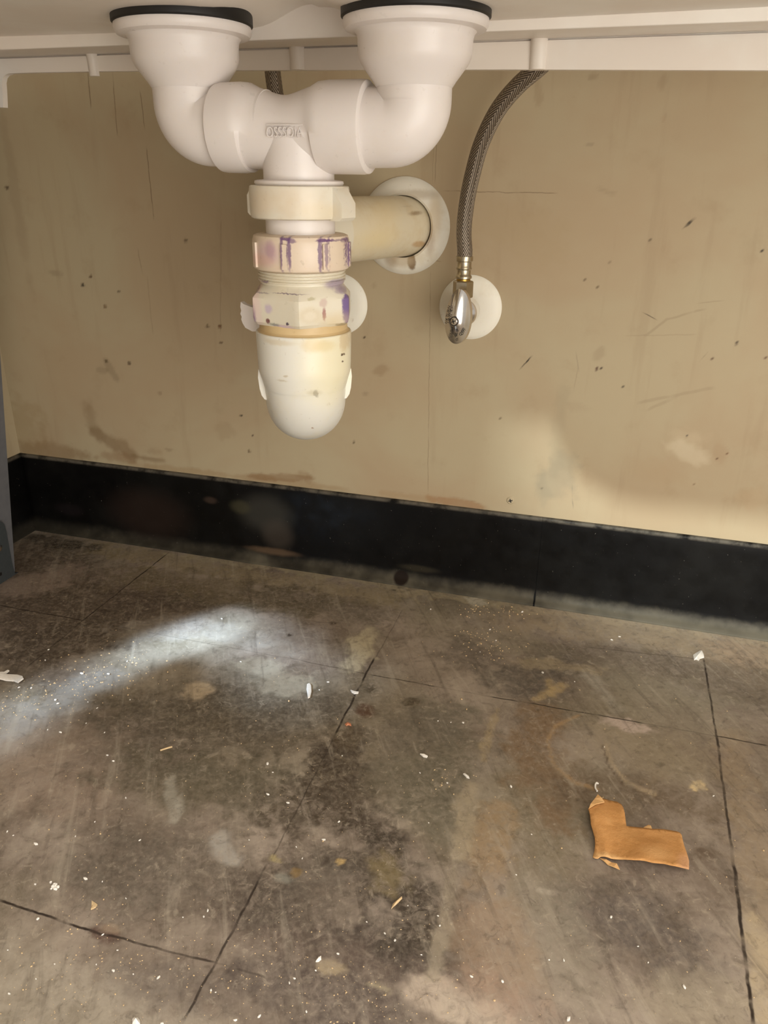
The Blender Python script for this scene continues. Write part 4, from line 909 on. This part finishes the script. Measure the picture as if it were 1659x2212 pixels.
# ================================================================== SCREW IN THE WALL
p = onY(1103, 1081, WY)
sc = thing('wall_screw', 'painted-over cross-head screw in the wall just above the black baseboard', 'screw', (p.x, WY, p.z))
bm = bmesh.new(); lathe(bm, [(.0042, -.001), (.0042, .0003), (.0034, .0010), (.0, .0012)], p, axis=(0, -1, 0), seg=28); clean(mesh_obj('head', bm, wm.m, sc))
bm = bmesh.new()
for a in (.3, .3 + math.pi / 2):
    r_ = bmesh.ops.create_cube(bm, size=1)['verts']; mm = facing(p + Vector((0, -.0012, 0)), (0, -1, 0), roll=a)
    for v in r_: v.co = mm @ Vector((v.co.x * .0044, v.co.y * .0010, v.co.z * .0004))
mesh_obj('cross_slot', bm, DKM, sc, smooth=False)

# ================================================================== CARDBOARD
cb = NT('brown_kraft_card', .75, spec=.25)
c1 = cb.noise(50, 4, .6); c2 = cb.noise(900, 2)
cc = cb.mix(cb.remap(c1, .35, .65), lin((190, 136, 78)), lin((202, 148, 90))); cc = cb.mix(cb.math('MULTIPLY', cb.remap(c2, .4, .7), .25), cc, lin((206, 160, 104)))
def cp(x, y): return onF(1200 + x / 4.1475, 1650 + y / 4.1475)
cc = cb.blobs(cc, [(cp(890, 870), (.010, .006, .02), (212, 164, 108), .6, .6), (cp(660, 660), (.008, .008, .02), (206, 156, 98), .3, .8), (cp(1160, 980), (.006, .01, .02), (196, 150, 116), .6, .6), (cp(470, 565), (.003, .003, .02), (214, 164, 106), .4, .8), (cp(430, 870), (.012, .003, .02), (216, 172, 116), .7, .5)])
cb.base(cc); cb.bump(cb.math('ADD', cb.noise(45, 3), cb.math('MULTIPLY', c2, .1)), .6, .004); CB = cb.m
cl = NT('torn_card_edge', .8, spec=.2); cl.base(cl.mix(cl.noise(200, 3), lin((204, 156, 100)), lin((222, 180, 124)))); CL = cl.m
base_c = cp(640, 750); card = thing('cardboard_scrap', 'torn L-shaped scrap of brown cardboard lying on the floor tiles', 'cardboard', (base_c.x, base_c.y, 0))
out = [(370, 340), (420, 350), (470, 365), (545, 370), (585, 390), (602, 425), (612, 480), (620, 550), (628, 600), (700, 604), (780, 610), (865, 625), (960, 632), (1075, 640), (1105, 650), (1122, 675), (1130, 740), (1140, 800), (1158, 860), (1170, 900), (1180, 940), (1177, 1025), (1100, 1008), (1010, 992), (960, 976), (850, 962), (780, 944), (700, 932), (620, 912), (520, 897), (460, 885), (400, 866), (375, 880), (350, 875), (330, 862), (345, 810), (350, 760), (345, 700), (325, 640), (308, 590), (300, 520), (285, 465), (305, 430), (340, 380)]
out += []
bm = bmesh.new(); fv = [bm.verts.new(cp(x, y)) for x, y in out]; fc = bm.faces.new(fv)
bmesh.ops.triangulate(bm, faces=[fc], ngon_method='BEAUTY')
for _ in range(4): 
    bmesh.ops.subdivide_edges(bm, edges=[e for e in bm.edges if e.calc_length() > .004], cuts=1); bmesh.ops.triangulate(bm, faces=bm.faces)
A, B_ = cp(1180, 1000), cp(300, 500)
mid1, mid2 = cp(628, 600), cp(640, 900)
for v in bm.verts:
    d1 = (v.co.xy - cp(1177, 1025).xy).length; d2 = (v.co.xy - cp(300, 480).xy).length; d3 = (v.co.xy - cp(800, 950).xy).length
    v.co.z = .0008 + .0050 * math.exp(-(d1 / .035) ** 2) + .0045 * math.exp(-(d2 / .022) ** 2) + .0030 * math.exp(-(d3 / .03) ** 2) + .0012 * (noise.noise(v.co * 60) + .5)
    # crease of the upright leg
    e0, e1 = cp(380, 500).xy, cp(440, 860).xy; t = (e1 - e0).normalized(); w_ = v.co.xy - e0; dist = abs(w_.x * t.y - w_.y * t.x)
    if -.01 < w_.dot(t) < .07: v.co.z += .0012 * math.exp(-(dist / .002) ** 2)
o = mesh_obj('card_sheet', bm, CB, card, sharp=60); sd_ = o.modifiers.new('t', 'SOLIDIFY'); sd_.thickness = .0006; sd_.offset = 1
def flap(name, pts, z0, z1, mat):
    bm = bmesh.new(); vs = []
    for i, (x, y) in enumerate(pts):
        q = cp(x, y); vs.append(bm.verts.new((q.x, q.y, z0 + (z1 - z0) * (i % 2))))
    f = bm.faces.new(vs); bmesh.ops.triangulate(bm, faces=[f])
    o = mesh_obj(name, bm, mat, card, smooth=False); m_ = o.modifiers.new('t', 'SOLIDIFY'); m_.thickness = .0006; m_.offset = 1
flap('folded_corner', [(370, 340), (400, 372), (428, 408), (350, 432), (288, 466), (305, 428), (340, 380)], .0066, .0072, CL)
flap('torn_strip', [(398, 862), (450, 878), (500, 900), (545, 915), (572, 962), (520, 945), (465, 918), (430, 890)], .0012, .0018, CL)
flap('torn_strip', [(768, 606), (800, 592), (828, 574), (848, 585), (866, 628), (820, 622)], .0022, .0028, CL)

# ================================================================== DEBRIS
pm = NT('white_plaster', .8, spec=.2); pm.base(pm.mix(pm.noise(500, 3), lin((214, 206, 192)), lin((238, 232, 222)))); PL = pm.m
pt_ = NT('tan_crumb', .8, spec=.2); pt_.base(pt_.mix(pt_.noise(500, 3), lin((186, 156, 112)), lin((214, 188, 148)))); PT = pt_.m
po = NT('orange_crumb', .8, spec=.2); po.base(po.mix(po.noise(500, 3), lin((190, 120, 84)), lin((204, 140, 104)))); PO = po.m
def poly_flake(name, label, cat, pts, mat, zc=.0015, curl=0, th=.0012, group=None):
    bm = bmesh.new(); P = [onF(*p) for p in pts]; c = sum(P, Vector()) / len(P); n = len(P); R = max((p - c).length for p in P)
    tp, bt, md = [], [], []
    for i, p in enumerate(P):
        d = (p - c).length / R
        tp.append(bm.verts.new((p.x * .96 + c.x * .04, p.y * .96 + c.y * .04, th + zc * curl * d * d))); bt.append(bm.verts.new((p.x, p.y, .0002 + zc * curl * d * d)))
    ct = bm.verts.new((c.x, c.y, th + zc * (1 - curl) * .6)); cbv = bm.verts.new((c.x, c.y, .0001))
    for i in range(n):
        j = (i + 1) % n; bm.faces.new((bt[i], bt[j], tp[j], tp[i])); bm.faces.new((tp[i], tp[j], ct)); bm.faces.new((bt[j], bt[i], cbv))
    o = mesh_obj(name, bm, mat, sharp=25); o.location = (c.x, c.y, 0); o.data.transform(Matrix.Translation((-c.x, -c.y, 0)))
    return tag(o, label, cat, group)
poly_flake('plaster_chip', 'chunky white plaster chip at the top of the right-hand tile seam', 'debris', [(1497, 1416), (1503, 1412), (1512, 1407), (1516, 1407), (1520, 1415), (1521, 1421), (1512, 1424), (1509, 1428), (1504, 1425), (1499, 1427)], PL, .004)
poly_flake('plaster_flake', 'large curled white flake at the left edge of the floor', 'debris', [(-8, 1462), (15, 1460), (38, 1460), (50, 1464), (52, 1470), (46, 1474), (40, 1479), (30, 1473), (12, 1472), (-8, 1470)], PL, .004, .8)
poly_flake('plaster_flake', 'small thin white flake just above the large curled flake', 'debris', [(-6, 1457), (8, 1454), (18, 1450), (21, 1452), (14, 1457), (4, 1459)], PL, .003, .6)
poly_flake('plaster_flake', 'upright narrow white flake left of the central tile seam', 'debris', [(663, 1480), (668, 1478), (672, 1482), (673, 1495), (670, 1508), (665, 1511), (664, 1500), (662, 1490)], PL, .002, .3)
poly_flake('wood_splinter', 'slender pale curved splinter on the dark stain at lower centre', 'splinter', [(845, 1966), (848, 1956), (856, 1948), (864, 1942), (868, 1939), (869, 1942), (862, 1949), (856, 1955), (850, 1960)], PT, .002, .2)
poly_flake('plaster_chip', 'white nugget at the bottom edge of the picture', 'debris', [(286, 2204), (290, 2199), (298, 2200), (303, 2207), (304, 2216), (294, 2218), (286, 2214)], PL, .004)
poly_flake('card_flake', 'small triangular cream flake above the lower left seam', 'debris', [(199, 1950), (204, 1952), (211, 1957), (207, 1963), (197, 1969), (198, 1960)], PT, .002, .5)
poly_flake('plaster_flake', 'bright diamond-shaped chip among crumbs at the bottom centre', 'debris', [(682, 2079), (688, 2069), (694, 2067), (694, 2074), (688, 2079)], PL, .002)
poly_flake('plaster_flake', 'pale elongated flake above the middle of the floor', 'debris', [(907, 1630), (916, 1630), (924, 1635), (922, 1638), (914, 1636)], PL, .0015)
poly_flake('card_flake', 'small orange crumb on the floor above the dark patch', 'debris', [(745, 1566), (751, 1562), (758, 1565), (759, 1569), (752, 1567), (748, 1569)], PO, .001)
poly_flake('plaster_flake', 'white sliver lying beside the tan adhesive ridge', 'debris', [(1000, 1673), (1004, 1672), (1013, 1679), (1014, 1683), (1008, 1681)], PL, .001)
poly_flake('plaster_flake', 'slim white flake crossing the central seam', 'debris', [(757, 1492), (763, 1494), (770, 1497), (775, 1496), (774, 1499), (766, 1500), (760, 1497)], PL, .001)
# white cluster and bent fibre
bm = bmesh.new(); cc_ = onF(119, 1917)
for i in range(16):
    p = onF(119 + random.gauss(0, 5), 1917 + random.gauss(0, 5)); r_ = random.uniform(.0006, .0013)
    bmesh.ops.create_icosphere(bm, subdivisions=1, radius=r_, matrix=Matrix.Translation((p.x, p.y, r_ * random.uniform(.7, 1.6))))
tag(mesh_obj('plaster_crumb_cluster', bm, PL, sharp=20), 'clump of bright white crumbs on the lower left tile', 'debris')
bm = bmesh.new(); sweep(bm, spline([onF(x, y, .001) for x, y in ((1290, 1709), (1286, 1702), (1286, 1695), (1289, 1691), (1292, 1693))], 6), .0007, 8)
tag(mesh_obj('plastic_shaving', bm, PL), 'tiny curled white shaving just above the cardboard scrap', 'debris')
bm = bmesh.new(); sweep(bm, spline([onF(x, y, .002) for x, y in ((1294, 1733), (1299, 1727), (1303, 1722))], 6), .0004, 6)
tag(mesh_obj('fibre', bm, PT), 'fine fibre sticking up at the top of the cardboard scrap', 'fibre')
bm = bmesh.new(); sweep(bm, spline([onF(x, y, .0008) for x, y in ((346, 1621), (358, 1617), (372, 1613))], 6), .0007, 8)
tag(mesh_obj('wood_splinter', bm, PT), 'straight yellowish splinter on the upper left tile', 'splinter')
# crumbs that nothing tells apart
variants = []
for k_ in range(6):
    b2 = bmesh.new(); bmesh.ops.create_icosphere(b2, subdivisions=1, radius=1)
    for v in b2.verts: v.co = Vector((v.co.x, v.co.y * .75, v.co.z * .55)) * random.uniform(.75, 1.2)
    me = bpy.data.meshes.new('crumb'); b2.to_mesh(me); b2.free(); me.materials.append(PL if k_ < 4 else PT); variants.append(me)
CR = [(105, 1404, 3), (98, 1427, 4), (275, 1429, 3), (234, 1457, 5), (177, 1456, 6), (181, 1481, 4), (68, 1487, 4), (41, 1486, 4), (120, 1513, 5), (125, 1521, 5), (60, 1506, 3), (30, 1540, 3), (210, 1530, 3), (190, 1517, 3), (281, 1512, 3), (186, 1563, 3), (277, 1569, 3), (131, 1583, 5), (103, 1577, 3), (226, 1583, 3),
 (232, 1632, 4), (245, 1645, 5), (420, 1633, 3), (521, 1607, 3), (479, 1337, 3), (520, 1430, 3), (272, 1724, 3), (205, 1776, 3), (217, 1802, 4), (106, 1793, 4), (78, 1824, 6), (16, 1797, 4), (29, 1805, 3), (163, 1807, 3), (185, 1899, 6), (224, 1944, 4), (221, 1905, 3), (272, 1941, 3), (76, 1911, 4), (302, 1816, 4), (82, 1986, 5), (449, 1968, 5), (440, 1981, 4), (222, 2020, 4), (254, 2053, 3), (17, 2053, 3), (68, 2088, 3), (245, 2098, 6), (288, 2105, 3), (342, 2113, 6), (456, 2140, 4), (466, 2144, 3), (493, 2135, 4), (50, 2139, 4), (20, 2147, 4), (78, 2115, 3), (118, 2083, 3), (508, 2205, 6), (350, 2212, 5), (560, 2197, 6), (208, 2084, 3), (395, 1982, 3),
 (709, 1474, 4), (690, 1491, 3), (624, 1515, 4), (729, 1554, 3), (578, 1651, 6), (589, 1669, 3), (739, 1633, 3), (578, 1717, 6), (622, 1735, 5), (732, 1776, 5), (699, 1815, 6), (640, 1830, 3), (538, 1815, 3), (653, 1855, 3), (661, 1884, 3), (698, 1818, 4), (792, 1992, 3), (881, 1957, 3), (950, 2000, 4), (831, 2017, 4), (853, 2032, 5), (840, 2046, 3), (730, 2061, 4), (682, 2097, 4), (636, 2114, 4), (625, 2124, 4), (673, 2014, 3), (796, 2162, 4), (662, 2186, 4), (910, 2063, 3), (1018, 2110, 5), (1085, 2121, 7), (1068, 2162, 4), (1000, 2030, 3), (946, 1979, 3),
 (1037, 1409, 3), (1071, 1384, 4), (1058, 1361, 4), (997, 1511, 4), (1008, 1533, 4), (1000, 1562, 5), (974, 1561, 3), (946, 1558, 3), (907, 1670, 3), (955, 1680, 3), (962, 1683, 3), (966, 1692, 4), (926, 1778, 3), (1104, 1700, 5), (1148, 1803, 3), (1213, 1833, 4), (1155, 1852, 3), (1320, 1982, 5), (1400, 2080, 4), (1478, 2133, 6), (1218, 2075, 4), (1228, 2203, 7), (1195, 2150, 3), (1186, 2074, 3), (1378, 2045, 3), (1115, 1890, 3), (1541, 1720, 3), (1649, 1838, 3), (1569, 1895, 3), (1338, 1376, 4), (1321, 1383, 4), (1172, 1454, 5), (1128, 1323, 5), (1118, 1328, 4), (1492, 1606, 3), (1305, 1614, 3), (930, 1317, 4), (1241, 1473, 3)]
lab = 'tiny off-white crumb of plaster lying loose on the grimy floor tiles'
for i, (x, y, r_) in enumerate(CR):
    p = onF(x, y); d = (p - EYE).length; rad = r_ * .62 * d / FPX
    o = bpy.data.objects.new('plaster_crumb', variants[0]); o.data = variants[i % 6 if r_ < 5 else i % 4]
    o.location = (p.x, p.y, rad * .5); o.scale = (rad * random.uniform(.9, 1.4), rad, rad * 1.0); o.rotation_euler = (0, 0, random.uniform(0, 6.28)); C.objects.link(o)
    tag(o, lab, 'debris', 'loose plaster crumbs on the floor')
# dust specks: nobody could count these
bm = bmesh.new()
def speck(x, y, s):
    p = onF(x, y)
    if p.x < WX + .02 or p.y > WY - .02 or p.y < .1: return
    d = (p - EYE).length; r_ = s * d / FPX; q = bmesh.ops.create_cone(bm, cap_ends=True, segments=5, radius1=r_, radius2=r_ * .5, depth=r_ * .7, matrix=Matrix.Translation((p.x, p.y, r_ * .35)) @ Matrix.Rotation(random.uniform(0, 6), 4, 'Z') @ Matrix.Diagonal((random.uniform(.7, 1.7), 1, 1, 1)))
for _ in range(900):
    y = 1330 + 880 * random.random() ** .8; x = random.uniform(0, 1659)
    if x > 1100 and random.random() < .6: continue
    speck(x, y, random.choice((.5, .6, .8, 1.1)))
for _ in range(220):
    t = random.random(); speck(t * 330 + random.gauss(0, 25), 1530 - t * 110 + random.gauss(0, 30), random.choice((.7, .8, 1.1, 1.7)))
for cx_, cy_, sx_, sy_, n_ in ((1050, 1390, 45, 22, 90), (560, 2100, 100, 60, 80), (960, 1690, 20, 12, 20), (1060, 1320, 60, 10, 80), (820, 2150, 80, 40, 60), (240, 2070, 120, 80, 120)):
    for _ in range(n_): speck(random.gauss(cx_, sx_), random.gauss(cy_, sy_), random.choice((.6, .8, 1.0, 1.5)))
tag(mesh_obj('dust_specks', bm, PT, smooth=False), 'scatter of tiny pale dust specks spread over the floor tiles', 'dust', kind='stuff')
